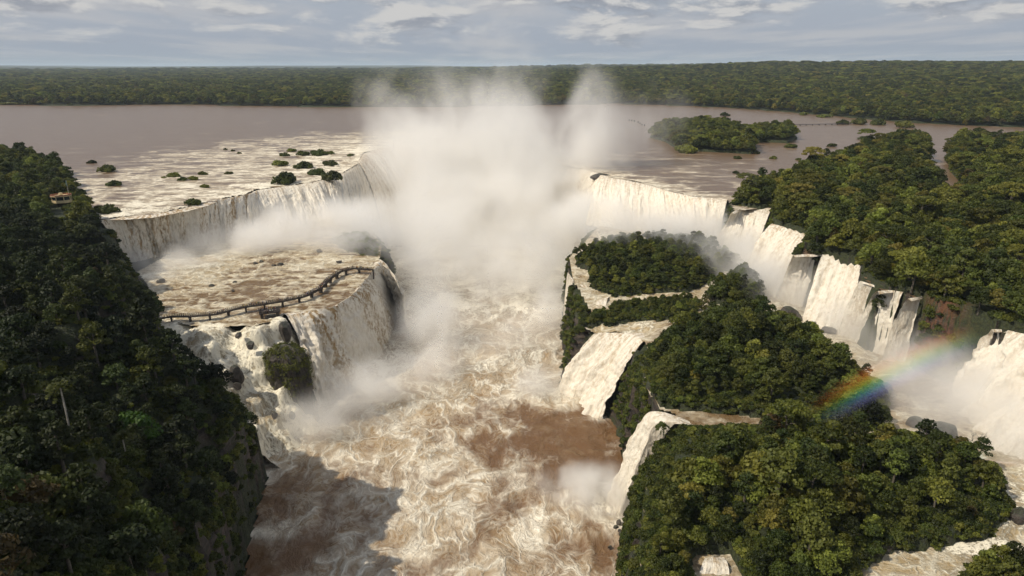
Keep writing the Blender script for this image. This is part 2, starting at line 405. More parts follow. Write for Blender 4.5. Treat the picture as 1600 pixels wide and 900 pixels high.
# ---------------------------------------------------------------- water
def water_mat(name, brown, tan, foam_col, lace, sx=1.0, sy=1.0, rough=.25, bumpd=.6, warp=1.0, streak=0.0):
    """turbulent silty water; the 'foam' attribute says how much of it is broken white water"""
    m, nb, out = material(name)
    pos = nb.new('ShaderNodeNewGeometry').outputs['Position']
    p = nb.v('MULTIPLY', pos, (sx, sy, .25))
    wv = nb.new('ShaderNodeTexNoise', {'Vector': p}); wv.inputs['Scale'].default_value = .03; wv.inputs['Detail'].default_value = 2
    w2 = nb.new('ShaderNodeTexNoise', {'Vector': p}); w2.inputs['Scale'].default_value = .13; w2.inputs['Detail'].default_value = 2
    q = nb.v('ADD', p, nb.v('SCALE', nb.v('SUBTRACT', wv.outputs['Color'], (.5, .5, .5)), 26.0*warp))
    q = nb.v('ADD', q, nb.v('SCALE', nb.v('SUBTRACT', w2.outputs['Color'], (.5, .5, .5)), 8.0*warp))
    def lines(sc, k, det, off):
        a = nb.noise(nb.v('ADD', q, (off, off*2, 0)), sc, det, .5)
        l = nb.m('SUBTRACT', 1.0, nb.m('MULTIPLY', nb.m('ABSOLUTE', nb.m('SUBTRACT', a, .5)), k), clamp=True)
        return nb.m('MULTIPLY', l, l)
    fa = nb.attr('foam').outputs['Fac']
    patch = nb.noise(p, .05, 4, .6)
    lvl = nb.m('ADD', fa, nb.m('MULTIPLY', nb.m('SUBTRACT', patch, .5), 1.25))
    fine = nb.noise(q, lace*8, 5, .7)
    web = nb.m('MAXIMUM', nb.m('MAXIMUM', lines(lace*.22, 16.0, 5, 20), lines(lace*.55, 13.0, 4, 0)), nb.m('MAXIMUM', nb.m('MULTIPLY', lines(lace*1.3, 9.0, 3, 40), nb.ramp(nb.noise(p, lace*.4, 2, .5), .40, .62, .15, .8)), nb.m('MULTIPLY', lines(lace*3.0, 7.0, 3, 90), .38)))
    web = nb.m('MULTIPLY', web, nb.ramp(lvl, .08, .55))
    mass = nb.ramp(nb.m('ADD', lvl, nb.m('MULTIPLY', nb.m('SUBTRACT', fine, .5), 1.5)), .70, 1.15)
    f = nb.m('MULTIPLY', nb.m('ADD', web, mass), nb.ramp(fine, .25, .6, .5, 1.0), clamp=True)
    strk = nb.noise(nb.v('MULTIPLY', pos, (.010, .07, 1)), 1.0, 5, .65)
    lvl = nb.m('ADD', lvl, nb.m('MULTIPLY', nb.m('SUBTRACT', strk, .5), streak))
    silt = nb.m('ADD', nb.ramp(lvl, .15, .7), nb.m('MULTIPLY', nb.m('SUBTRACT', nb.noise(q, lace*1.5, 5, .65), .5), 1.3), clamp=True)
    c = nb.mix(f, nb.mix(silt, brown, tan), foam_col)
    hgt = nb.m('ADD', nb.m('ADD', nb.noise(q, lace*4, 5, .65), nb.m('MULTIPLY', strk, streak*3.0)), nb.m('MULTIPLY', f, .6))
    bmp = nb.new('ShaderNodeBump', {'Height': hgt, 'Strength': 1.0, 'Distance': bumpd})
    b = nb.new('ShaderNodeBsdfPrincipled', {'Base Color': c, 'Roughness': nb.ramp(f, 0, .6, rough, .8), 'Normal': bmp.outputs[0], 'IOR': 1.33})
    nb.l.new(b.outputs[0], out.inputs[0]); return m
M_GORGE = water_mat("silty_gorge_water", (.155, .083, .036), (.37, .262, .145), (.90, .84, .70), .10, 1.0, .72, bumpd=.9)
M_UPPER = water_mat("silty_river_water", (.150, .096, .056), (.275, .200, .120), (.82, .76, .62), .16, .55, 1.0, .28, .35, .5, 1.3)
M_SHELF = water_mat("shelf_white_water", (.16, .098, .042), (.40, .30, .16), (.86, .80, .64), .17, .8, 1.0, bumpd=.8, warp=.45)

# gorge river: its own finer grid
gx = np.arange(-150, 80, 1.3); gy = np.concatenate([np.arange(60, 480, 1.3), np.arange(480, 900, 3.0)])
QX, QY = np.meshgrid(gx, gy)
fl_xy, fl_v = world_pts([(560, 600, 0), (600, 560, 0), (640, 500, 0), (480, 690, 0), (560, 720, 0), (700, 620, 0), (760, 560, 0), (860, 610, 0), (650, 700, 0), (640, 850, 0), (760, 850, 0), (860, 850, 0), (930, 880, 0), (830, 700, 0), (900, 690, 0), (950, 710, 0), (870, 740, 0), (780, 660, 0), (950, 790, 0), (430, 800, 0), (420, 880, 0), (700, 780, 0), (900, 820, 0), (850, 660, 0), (800, 720, 0), (980, 850, 0), (520, 860, 0)])
fl_v = [.95, .95, .9, .75, .58, .66, .75, .95, .60, .52, .5, .5, .45, .12, .10, .05, .2, .4, .85, .25, .22, .62, .45, .18, .3, .4, .42]
foam_g = idw(fl_xy, fl_v, QX, QY, 3.0)
foam_g = np.maximum(foam_g-.10, np.clip((QY-380)/100, 0, .9))
wz = 3.2*(ridged(QX/26+fbm(QX/30, QY/30, 5)*1.5, QY/26, 41, 4)-.5) + 1.1*(ridged(QX/8, QY/8, 51, 3)-.5)
foam_g = foam_g + .10*wz
wz *= (.45+.75*np.clip(foam_g, 0, 1))*1.2
gm = (height(QX, QY) < 3.5)
link("gorge_river", grid_mesh("gorge_river", QX, QY, wz, gm, M_GORGE, {'foam': foam_g}), kind="structure")

# upper river
bl_xy, _ = world_pts(BRINK_L, ZU); br_xy, _ = world_pts(BRINK_R[:7], ZU)
dbl = dist_line(bl_xy, GX, GY, False); dbr = dist_line(br_xy, GX, GY, False)
foam_u = np.clip(.22+.30*np.clip(1-dbr/60, 0, 1)*1.0+0*dbl, 0, 1)*(np.minimum(dbl, dbr) < 260)
foam_u = np.maximum(foam_u*np.clip(1.4-np.minimum(dbl, dbr)/180, 0, 1), .02)
uz = ZU + .25*(fbm(GX/12, GY/6, 71, 3)-.5)
um = (~in_c) & (~land_far | (dist_line(shore_xy, GX, GY, False) < 60)) & (GY > 30)
um &= ~((GY < 200) & (GX < -300))
link("upper_river", grid_mesh("upper_river", GX, GY, uz, um, M_UPPER, {'foam': foam_u}), kind="structure")

def sub_grid(x0, x1, y0, y1, st):
    return np.meshgrid(np.arange(x0, x1, st), np.arange(y0, y1, st))
# rapids above the left brink: ledges and standing waves
BX, BY = sub_grid(-455, -105, 405, 1120, 1.6)
d_ = dist_line(bl_xy, BX, BY, False)
amt = np.clip(1.15-d_/75, 0, 1)
far_f = np.clip(.80-d_/460, 0, .7)
ledge = ridged(BX/26+fbm(BX/14, BY/14, 62, 2)*.8, BY/9, 61, 3)-.55
chop = ridged(BX/6, BY/3.6, 64, 3)-.55
bw = amt*(1.9*ledge+1.5*chop)
bfo = np.clip(.06+.24*amt+far_f*.5 + (ledge*1.5+chop*.9)*np.clip(amt+far_f*1.5, 0, 1) + .5*(fbm(BX/30, BY/30, 67, 3)-.5), 0, 1.1)
bm_ = (~inside(canyon_xy, BX, BY)) & (d_ < 320) & (~inside(left_bank, BX, BY) | (dist_line(left_bank, BX, BY) < 4))
link("brink_rapids", grid_mesh("brink_rapids", BX, BY, ZU+.12+bw-.25*np.clip((d_-280)/40, 0, 1), bm_, M_UPPER, {'foam': bfo*np.clip((322-d_)/120, .15, 1)}), kind="structure")
RX, RY = sub_grid(40, 260, 490, 720, 1.5)
d_ = dist_line(br_xy, RX, RY, False)
amt = np.clip(1.0-d_/34, 0, 1)
ledge = ridged(RX/22, RY/8, 261, 3)-.55; chop = ridged(RX/6, RY/3.6, 264, 3)-.55
rfo = np.clip(.10+.45*amt+ledge*1.3*np.clip(1.2-d_/70, 0, 1)+chop*.7*amt, 0, 1.1)
bm_ = (~inside(canyon_xy, RX, RY)) & (d_ < 80) & (~inside(right_bank, RX, RY) | (dist_line(right_bank, RX, RY) < 4))
link("brink_rapids", grid_mesh("brink_rapids", RX, RY, ZU+.12+amt*(1.1*ledge+.9*chop)-.25*np.clip((d_-60)/20, 0, 1), bm_, M_UPPER, {'foam': rfo*np.clip((82-d_)/25, .2, 1)}), kind="structure")

# water on the two shelves
TX, TY = sub_grid(-240, -60, 310, 590, 1.0)
fs_xy, _ = world_pts([(480, 405, 45), (330, 430, 45), (300, 470, 45), (430, 440, 45), (540, 440, 45), (480, 475, 45), (330, 500, 45), (260, 420, 45), (400, 460, 45)])
foam_s = idw(fs_xy, [.36, .44, .34, .30, .26, .12, .46, .75, .10], TX, TY)
wv1 = ridged(TX/11+fbm(TX/9, TY/9, 80, 2), TY/7, 81, 3)-.55; wv2 = ridged(TX/4, TY/3, 85, 3)-.55
sz = ZM + np.clip(foam_s+.2, .35, 1)*(2.1*wv1 + 1.3*wv2)
link("shelf_river", grid_mesh("shelf_river", TX, TY, sz, inside(shelf_l_xy, TX, TY) & ~inside(gorge_xy, TX, TY), M_SHELF, {'foam': np.clip(foam_s+.9*wv1+.6*wv2, 0, 1.1)}), kind="structure")
CX, CY = sub_grid(0, 330, -60, 640, 1.3)
fr_xy, _ = world_pts([(1100, 655, 45), (1160, 660, 45), (1420, 680, 45), (1500, 720, 45), (1590, 800, 45), (1420, 600, 45), (1300, 560, 45), (1000, 510, 38), (1060, 505, 41), (1120, 470, 44), (1400, 880, 45), (1550, 860, 45), (1200, 490, 45), (1045, 516, 41)])
foam_r = idw(fr_xy, [.22, .25, .30, .62, .8, .05, .7, .80, .3, .6, .5, .75, .8, .25], CX, CY)
lp = np.clip(foam_r, .22, 1); cz = idw(SHR_XY, SHR_Z, CX, CY)
wv1 = ridged(CX/9, CY/8, 91, 3)-.55; wv2 = ridged(CX/3.6, CY/3, 95, 3)-.55
link("channel_river", grid_mesh("channel_river", CX, CY, cz+lp*(1.7*wv1+1.0*wv2), inside(shelf_r_xy, CX, CY) | ((CX > 125) & (dist_line(shelf_r_xy, CX, CY) < 9)), M_SHELF, {'foam': np.clip(foam_r+(wv1*.8+wv2*.5)*lp*1.3, 0, 1.1)}), kind="structure")

# ---------------------------------------------------------------- waterfalls
def fall_mat(name, amber, brown_all):
    m, nb, out = material(name)
    fl = nb.attr('flow').outputs['Vector']                  # metres along the lip, metres fallen, share fallen
    sp = nb.new('ShaderNodeSeparateXYZ', {0: fl})
    st = nb.new('ShaderNodeCombineXYZ', {0: sp.outputs[0], 1: nb.m('MULTIPLY', sp.outputs[1], .075), 2: nb.attr('seed').outputs['Fac']}).outputs[0]
    wob = nb.new('ShaderNodeTexNoise', {'Vector': fl}); wob.inputs['Scale'].default_value = .22; wob.inputs['Detail'].default_value = 3
    st = nb.v('ADD', st, nb.v('MULTIPLY', nb.v('SUBTRACT', wob.outputs['Color'], (.5, .5, .5)), (1.6, .6, .6)))
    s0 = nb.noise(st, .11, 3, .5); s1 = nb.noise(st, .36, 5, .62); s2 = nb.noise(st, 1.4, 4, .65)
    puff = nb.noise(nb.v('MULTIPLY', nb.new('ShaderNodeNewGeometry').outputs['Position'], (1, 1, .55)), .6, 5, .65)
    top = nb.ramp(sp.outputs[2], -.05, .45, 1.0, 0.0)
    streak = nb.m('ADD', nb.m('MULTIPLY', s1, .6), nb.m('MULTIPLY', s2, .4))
    thin = nb.ramp(nb.m('ADD', streak, nb.m('MULTIPLY', nb.m('SUBTRACT', puff, .5), .8)), .60, .34)  # brown streaks, plus shade in the puffs' crevices put into the colour
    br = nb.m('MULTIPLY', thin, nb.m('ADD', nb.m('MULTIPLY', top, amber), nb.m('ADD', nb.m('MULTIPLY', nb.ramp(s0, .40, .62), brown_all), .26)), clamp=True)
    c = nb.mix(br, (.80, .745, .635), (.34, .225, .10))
    th = nb.attr('thick').outputs['Fac']
    al = nb.ramp(nb.m('SUBTRACT', nb.m('ADD', nb.m('MULTIPLY', s1, .55), nb.m('MULTIPLY', s2, .45)), nb.m('SUBTRACT', 1.0, th)), .0, .10)
    bmp = nb.new('ShaderNodeBump', {'Height': nb.m('ADD', nb.m('MULTIPLY', streak, 1.4), nb.m('MULTIPLY', puff, 1.4)), 'Strength': .75, 'Distance': 1.0})
    b = nb.new('ShaderNodeBsdfPrincipled', {'Base Color': c, 'Roughness': .8, 'Normal': bmp.outputs[0], 'Alpha': al})
    nb.l.new(b.outputs[0], out.inputs[0]); return m
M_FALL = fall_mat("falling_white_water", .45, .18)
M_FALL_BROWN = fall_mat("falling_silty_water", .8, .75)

def resample(pts, n):
    p = np.array(pts, float); seg = np.hypot(*np.diff(p[:, :2], axis=0).T); s = np.concatenate([[0], np.cumsum(seg)])
    t = np.linspace(0, s[-1], n)
    return np.stack([np.interp(t, s, p[:, k]) for k in range(p.shape[1])], 1), s[-1]

FALL_N = [0]
FALLS = {}; FALL_APRON = {}
def waterfall(key, label, top, base, zt=ZU, zb=ZM, mat=None, amp=1.5, thick=.95, power=1.7, run=7.0, step=.6, rows=64, part=None, edge=.15):
    FALL_N[0] += 1; sd_ = FALL_N[0]*13
    tx, tz = world_pts(top, zt); bx, bz = world_pts(base, zb)
    T = [(x, y, z) for (x, y), z in zip(tx, tz)]; B = [(x, y, z) for (x, y), z in zip(bx, bz)]
    n = max(8, int(max(resample(T, 2)[1], resample(B, 2)[1])/step))
    T, L = resample(T, n); B, _ = resample(B, n)
    u = np.linspace(0, L, n)
    d = B[:, :2]-T[:, :2]; dl = np.maximum(np.hypot(d[:, 0], d[:, 1]), 1e-3)
    # smooth the outward direction along the lip
    dirn = d/dl[:, None]
    k = max(3, n//12)
    for c_ in range(2): dirn[:, c_] = np.convolve(np.pad(dirn[:, c_], k, mode='edge'), np.ones(2*k+1)/(2*k+1), 'valid')
    dirn /= np.hypot(dirn[:, 0], dirn[:, 1])[:, None]
    ss = np.concatenate([np.linspace(-1, -.12, 5), np.linspace(0, 1, rows)])
    if step > .5: T[:, :2] += dirn*((fbm(u/8, u*0+1.7, sd_+21, 3)-.5)*2.2*amp)[:, None]; d = B[:, :2]-T[:, :2]
    V, FL, TH = [], [], []
    lip = (fbm(u/6, u*0+3.3, sd_, 3)-.5)
    for s in ss:
        if s < 0:
            xy = T[:, :2] + dirn*(s*run)[..., None] if False else T[:, :2] + dirn*(s*run)
            z = T[:, 2] + .30 + s*.9 + (fbm(u/3, u*0+s*3, sd_+5, 3)-.5)*.5
            fallen = np.full(n, s*run); off = 0*u
        else:
            xy = T[:, :2] + d*s
            D = T[:, 2]-B[:, 2]
            z = T[:, 2] + .30 - (D+1.2)*s**power - .5*(s > 0)*lip*0
            fallen = (D+1.2)*s**power + s*dl*.4
            w = min(1, s*2.2)
            off = amp*w*(1.9*(fbm(u/5.5+lip*.6, fallen/26, sd_, 3)-.5)*2 + 1.1*(ridged(u/2.6, fallen/11, sd_+3, 3)-.55) + .9*(fbm(u/1.9, fallen/3.0, sd_+7, 3)-.5))
            xy = xy + dirn*off[:, None]
            z = z + off*.25*w
        V.append(np.stack([xy[:, 0], xy[:, 1], z], 1))
        FL.append(np.stack([u+lip*2, fallen, np.full(n, max(s, 0))], 1))
        e = np.minimum(u, L-u)/max(1.0, min(3.0, L*.25))
        TH.append(np.clip(thick - edge*(1-np.clip(e, 0, 1)) - (.12*(max(s, 0)) if thick < .9 else 0), 0, 1.2))
    V = np.concatenate(V); FL = np.concatenate(FL); TH = np.concatenate(TH)
    m_ = len(ss); idx = np.arange(m_*n).reshape(m_, n)
    q = np.stack([idx[:-1, :-1].ravel(), idx[:-1, 1:].ravel(), idx[1:, 1:].ravel(), idx[1:, :-1].ravel()], 1)
    c = V.mean(0); c[2] = V[:, 2].min()
    me = mesh_from("waterfall", V-c, q, mat or M_FALL, {'flow': FL, 'thick': TH, 'seed': np.full(len(V), FALL_N[0]*7.7)})
    o = link("waterfall", me, loc=c, label=label, category="waterfall", group="waterfalls dropping into the gorge and onto its shelves")
    FALLS[key] = o
    FALL_APRON[key] = np.concatenate([np.column_stack([B[:, :2]+dirn*r_, B[:, 2]+1.5+.25*r_]) for r_ in (1, 3, 5, 7, 9)] + [np.column_stack([T[:, :2]+d*s_+dirn*r_, (T[:, 2]-(T[:, 2]-B[:, 2])*s_**power)]) for s_ in (.4, .6, .8) for r_ in (2, 4, 6)])
    return o

waterfall('l1', "long ragged brown and cream waterfall curtain nearest the lookout building", BRINK_L[:6]+[(402, 299)], [(192, 410), (250, 398), (330, 380), (408, 368)], mat=M_FALL_BROWN, thick=1.05)
waterfall('l2', "broad smooth white waterfall curtain beside the shrub on the left brink", [(388, 305), (402, 298), (430, 294), (460, 290), (494, 285)], [(388, 371), (450, 360), (524, 351)], thick=1.1)
waterfall('l3', "streaked white waterfall between the lip shrubs and the far brown curtain", [(484, 287), (515, 279), (536, 272), (564, 250)], [(504, 353, 45), (535, 350, 42), ('w', -136, 590, 25), ('w', -126, 650, 8)], zb=20, thick=1.05)
waterfall('l4', "farthest brownish waterfall curtain fading into the great spray plume", [(560, 255), (568, 241), (600, 231), (628, 231), ('w', -128, 870)], [('w', -124, 660), ('w', -116, 740), ('w', -112, 800), ('w', -88, 850)], zb=0, mat=M_FALL_BROWN, thick=1.05)
waterfall('t1', "hidden waterfall at the head of the gorge behind the spray plume", [('w', -128, 870), ('w', -60, 905), ('w', 10, 880), ('w', 45, 790), (885, 259)], [('w', -88, 850), ('w', -50, 870), ('w', 0, 850), ('w', 25, 780), ('w', 36, 690)], zb=0, step=2, rows=24, thick=1.1)
waterfall('r1', "streaky waterfall beside the plume, left of the green rock on the lip", [(883, 257), (905, 261), (950, 277)], [('w', 34, 700), ('w', 45, 655), ('w', 64, 610)], zb=2, thick=1.0)
waterfall('r2', "thin split waterfall just right of the green rock on the lip", [(938, 274), (962, 280), (985, 283)], [(915, 350), (950, 356), (978, 359)], thick=.86)
waterfall('r3', "longest cream waterfall curtain above the misty green island", [(978, 282), (1020, 291), (1050, 301), (1085, 308), (1137, 312)], [(968, 358), (1020, 365), (1062, 370), (1095, 378), (1122, 386)], thick=1.1)
waterfall('r4', "bulging white waterfall with a rock notch at the forest corner", [(1143, 332), (1170, 322), (1206, 326)], [(1118, 388), (1140, 400), (1172, 428)], thick=1.05, power=1.5, run=1.6)
waterfall('r5', "wide white waterfall flaring below the dark ledges of the forest edge", [(1208, 350), (1235, 358), (1264, 368)], [(1162, 425), (1185, 445), (1210, 465)], thick=1.05, power=1.5, run=1.6)
waterfall('r6', "narrow grey-white veil between two larger cream falls", [(1240, 399), (1282, 398)], [(1214, 466), (1256, 480)], thick=.92, edge=.25, power=1.5, run=1.6)
waterfall('r7', "tall amber-topped waterfall with two lobes under the forest", [(1285, 398), (1320, 400), (1350, 413)], [(1252, 502), (1285, 514), (1322, 524)], thick=1.0, mat=M_FALL, power=1.5, run=1.6)
waterfall('r8', "faint lacy waterfall over dark rock between two solid falls", [(1345, 440), (1369, 447)], [(1308, 523), (1341, 533)], thick=.82, edge=.15, amp=.8, power=1.5, run=1.6)
waterfall('r9', "cream waterfall with an arched brown lip, second from the forest cliff's end", [(1370, 455), (1390, 454), (1412, 457)], [(1334, 533), (1355, 546), (1380, 558)], thick=1.05, power=1.5, run=1.6)
waterfall('r10', "single narrow cream waterfall beside the bare red cliff", [(1420, 468), (1441, 464)], [(1374, 562), (1412, 567)], thick=1.05, power=1.5, run=1.6)
waterfall('r11', "massive billowing white waterfall at the edge of the view beyond the rainbow", [(1552, 517), (1575, 517), (1600, 522), (1700, 548), (1850, 600)], [(1497, 606), (1512, 650), (1540, 700), (1610, 745), (1720, 800)], thick=1.1, amp=3.0, power=1.45, run=1.0)
waterfall('m1', "thick brown-streaked waterfall pouring off the walkway shelf", [(446, 492), (490, 486), (525, 479), (553, 458), (575, 433), (584, 421), (594, 406)], [(497, 640), (530, 618), (560, 592), (598, 550), (616, 515), (622, 480), ('w', -68, 425)], zt=ZM, zb=0, thick=1.1, amp=3.2, mat=M_FALL_BROWN)
waterfall('m2', "slender waterfall ribbon sliding down the dark outcrop's side", [(474, 538, 41), (481, 546, 40)], [(494, 622, 2), (500, 618, 2)], zt=41, zb=2, thick=.9, amp=.4, power=1.2, step=.5, run=3)
waterfall('i1', "small white waterfall at the tip of the misty island's cliff", [(888, 427, 44), (896, 438, 42)], [(880, 492, 2), (890, 505, 1)], thick=.95, amp=.8, step=.6, run=5)
waterfall('i2', "forked white waterfall on the misty island's cliff", [(905, 445, 41), (917, 447, 41)], [(895, 512, 3), (908, 508, 6)], thick=.90, amp=.8, step=.6, run=6)
waterfall('i3', "short stepped waterfall between the green terraces", [(934, 470, 39), (950, 466, 40)], [(925, 498, 31), (942, 500, 32)], thick=.9, amp=.6, step=.5, run=5)
waterfall('c1', "spreading cascade tumbling off the green terraces into the gorge", [(926, 521, 33), (955, 520, 34), (985, 523, 36), (1008, 531, 39)], [(862, 604, 0), (875, 615, 0), (893, 626, 0), (934, 660, 0)], thick=.80, amp=2.4, power=1.35, run=14)
waterfall('n1', "tall white waterfall spilling from the brown creek between two forested islands", [(1036, 645, 44.5), (1052, 651, 44.5), (1078, 668, 45)], [(950, 786, 0), (972, 806, 0), (1005, 804, 0)], thick=1.1, amp=1.3, power=3.4, step=.4, rows=90, run=5)
waterfall('b1', "small waterfall half hidden by trees at the photo's bottom edge", [(1098, 880, 46), (1116, 879, 46), (1136, 880, 46)], [(1092, 900, 44.5), (1112, 903, 44.5), (1140, 900, 44.5)], zt=46, zb=44.5, thick=.95, amp=.5, step=.3, run=3)

# rapids dropping from the walkway shelf
gx2 = np.arange(-220, -60, .7); gy2 = np.arange(255, 345, .7)
KX, KY = np.meshgrid(gx2, gy2)
ck = inside(cascade_xy, KX, KY) | (dist_line(cascade_xy, KX, KY) < 13)
ch = idw(CASC_XY, CASC_Z, KX, KY)
stepn = ch + 2.0*(fbm(KX/14, KY/14, 120, 3)-.5)
ch2 = .45*ch + .55*(np.floor(stepn/7)*7 + 7*np.clip((stepn/7-np.floor(stepn/7))*2.2-.9, 0, 1))
cr1 = ridged(KX/9+fbm(KX/7, KY/7, 130, 2), KY/8, 131, 3)-.55; cr2 = ridged(KX/3.4, KY/3.0, 135, 3)-.55
tw = np.clip((ch-37.5)/4.0, 0, 1); ch2 = ch2*(1-tw)+(ZM-.1)*tw
ch2 += (1-.4*tw)*(1.5*cr1 + 2.0*cr2 + 1.0*(ridged(KX/1.8, KY/1.8, 139, 2)-.55))
dg_ = np.where(inside(gorge_xy, KX, KY), dist_line(gorge_xy, KX, KY), 0.0)
ch2 = ch2*np.clip(1-dg_/8, 0, 1) - 2.2*np.clip(dg_/8, 0, 1)
V_ = grid_mesh("rapids", KX, KY, ch2, ck, None, {'foam': np.clip(.95+.7*cr1+.8*cr2+.3*(fbm(KX/9, KY/9, 140)-.5)*2, .5, 1.15)})
V_.materials.append(M_SHELF)
link("rapids", V_, label="steep foaming rapids tumbling from the walkway shelf past the dark outcrop", category="rapids")

RUST = P(1468, 528, 60)
# the rock stays behind the falling water and below the rapids
def carve(o, clear, extra=None):
    n = len(o.data.vertices); co = np.empty(n*3, np.float32); o.data.vertices.foreach_get('co', co); co = co.reshape(-1, 3)+np.array(o.location)
    if extra is not None: co = np.concatenate([co, extra])
    i = np.clip(np.rint(np.interp(co[:, 0], AX, np.arange(len(AX)))).astype(int), 1, len(AX)-2)
    j = np.clip(np.rint(np.interp(co[:, 1], AY, np.arange(len(AY)))).astype(int), 1, len(AY)-2)
    low = np.full(TERR.shape, 1e9)
    for di in (-1, 0, 1):
        for dj in (-1, 0, 1): np.minimum.at(low, (j+dj, i+di), co[:, 2]-clear)
    low[in_hill | land_u] = 1e9
    np.minimum(TERR, low, out=TERR)
for k, o in FALLS.items(): carve(o, .7 if k == 'c1' else 1.6, FALL_APRON[k] if k[0] in 'rlm' else None)
carve(next(o for o in COL.objects if o.name == 'rapids'), 1.5)
carve(next(o for o in COL.objects if o.name == 'shelf_river'), 1.5)
ground = link("ground", grid_mesh("ground", GX, GY, TERR, np.ones(GX.shape, bool), M_GROUND, {'rust': np.exp(-((GX-RUST[0])**2+(GY-RUST[1])**2)/55.0)}), kind="structure")

# ---------------------------------------------------------------- foliage
def leaf_mat(name, dark, light, rnd=.35, trans=.25):
    m, nb, out = material(name)
    oi = nb.new('ShaderNodeObjectInfo')
    pos = nb.new('ShaderNodeNewGeometry').outputs['Position']
    tone = nb.attr('tone').outputs['Fac']
    r = oi.outputs['Random']
    f = nb.m('ADD', nb.m('MULTIPLY', tone, .65), nb.m('MULTIPLY', nb.m('SUBTRACT', r, .5), .9), clamp=True)
    c = nb.mix(f, dark, light)
    hue = nb.new('ShaderNodeHueSaturation', {'Color': c, 'Hue': nb.ramp(nb.m('FRACT', nb.m('MULTIPLY', r, 7.31)), 0, 1, .475, .515, False),
                                             'Value': nb.ramp(nb.m('FRACT', nb.m('MULTIPLY', r, 13.7)), 0, 1, 1-rnd, 1+rnd, False)}).outputs[0]
    d = nb.new('ShaderNodeBsdfPrincipled', {'Base Color': hue, 'Roughness': .6, 'Specular IOR Level': .3})
    t = nb.new('ShaderNodeBsdfTranslucent', {'Color': hue})
    mx = nb.new('ShaderNodeMixShader', {0: trans, 1: d.outputs[0], 2: t.outputs[0]})
    nb.l.new(mx.outputs[0], out.inputs[0]); return m
L_DARK = leaf_mat("dark_evergreen_leaves", (.030, .044, .009), (.140, .165, .032), .38, .38)
L_MID = leaf_mat("green_leaves", (.052, .070, .012), (.205, .225, .038), .38, .38)
L_OLIVE = leaf_mat("olive_leaves", (.085, .090, .015), (.255, .240, .045), .38, .38)
L_BRIGHT = leaf_mat("bright_green_leaves", (.045, .095, .012), (.12, .22, .030), .1)
L_RUST = leaf_mat("brownish_leaves", (.040, .034, .010), (.115, .085, .028), .2)
L_SHADE = leaf_mat("shade_tinted_leaves", (.015, .023, .007), (.060, .080, .021), .35, .32)  # leaf colour darkened to carry the shade lying on the left slope
M_BARK = simple_mat("bark", (.10, .085, .065), .85, .4, 2.0)
M_PALE = simple_mat("pale_bark", (.36, .33, .28), .8, .3, 2.0)

def leaf_quads(C, N, size, rng, stretch=1.4):
    """one leaf spray (a bent quad) per centre"""
    n = len(C)
    a = rng.normal(size=(n, 3)); t = np.cross(N, a); t /= np.linalg.norm(t, axis=1)[:, None]+1e-9
    b = np.cross(N, t)
    s = size*rng.uniform(.6, 1.35, n)[:, None]
    A = C - t*s*stretch/2; B = C + b*s/2 - N*s*.12; D = C + t*s*stretch/2; E_ = C - b*s/2 - N*s*.12
    V = np.stack([A, B, D, E_], 1).reshape(-1, 3)
    q = np.arange(4*n).reshape(n, 4)
    return V, q

def crown_mesh(name, mat, rad, hgt, base, lobes, per, size, seed, shape='dome'):
    rng = np.random.default_rng(seed)
    Cs, Ns, Ts = [], [], []
    for i in range(lobes):
        if shape == 'dome':
            a = i*2.39996+rng.uniform(-.4, .4); k = math.sqrt((i+.5)/lobes)
            r = rad*.80*k*rng.uniform(.75, 1.12)
            z = base + (hgt-base)*(.30 + .55*(1-k**1.6)) * rng.uniform(.8, 1.15)
            lr = rad*rng.uniform(.26, .44)
            flat = .75
        elif shape == 'tall':
            k = (i+.5)/lobes; a = i*2.4; r = rad*(.25+.6*math.sin(min(1, (1-k)*1.35)*1.7))*rng.uniform(.5, 1.0)
            z = base+(hgt-base)*(.05+.9*k); lr = rad*rng.uniform(.32, .5); flat = 1.0
        elif shape == 'flat':
            a = i*2.4+rng.uniform(-.5, .5); k = math.sqrt((i+.5)/lobes); r = rad*.95*k
            z = hgt - (hgt-base)*(.12+.35*k*k)*rng.uniform(.6, 1.3); lr = rad*rng.uniform(.22, .34); flat = .5
        elif shape == 'bush':
            a = i*2.4+rng.uniform(-.5, .5); k = math.sqrt((i+.5)/lobes); r = rad*.75*k
            z = base+(hgt-base)*.45*(1-k*.6)*rng.uniform(.7, 1.2); lr = rad*rng.uniform(.35, .5); flat = .85
        c = np.array([r*math.cos(a), r*math.sin(a), z])
        m = int(per*rng.uniform(.7, 1.3))
        d = rng.normal(size=(m, 3)); d[:, 2] = np.abs(d[:, 2])*1.0 - .35; d /= np.linalg.norm(d, axis=1)[:, None]
        rr = lr*rng.uniform(.70, 1.08, m)[:, None]
        p = c + d*rr*np.array([1, 1, flat])
        nn = d + rng.normal(size=(m, 3))*.55; nn /= np.linalg.norm(nn, axis=1)[:, None]
        Cs.append(p); Ns.append(nn); Ts.append(np.clip(rng.uniform(.1, .9)+rng.normal(size=m)*.22, 0, 1))
    # dark inner growth closes the middle of the crown
    C = np.concatenate(Cs); N = np.concatenate(Ns); T = np.concatenate(Ts)
    V, q = leaf_quads(C, N, size, rng)
    return mesh_from(name, V, q, mat, {'tone': np.repeat(T, 4)}, smooth=False)

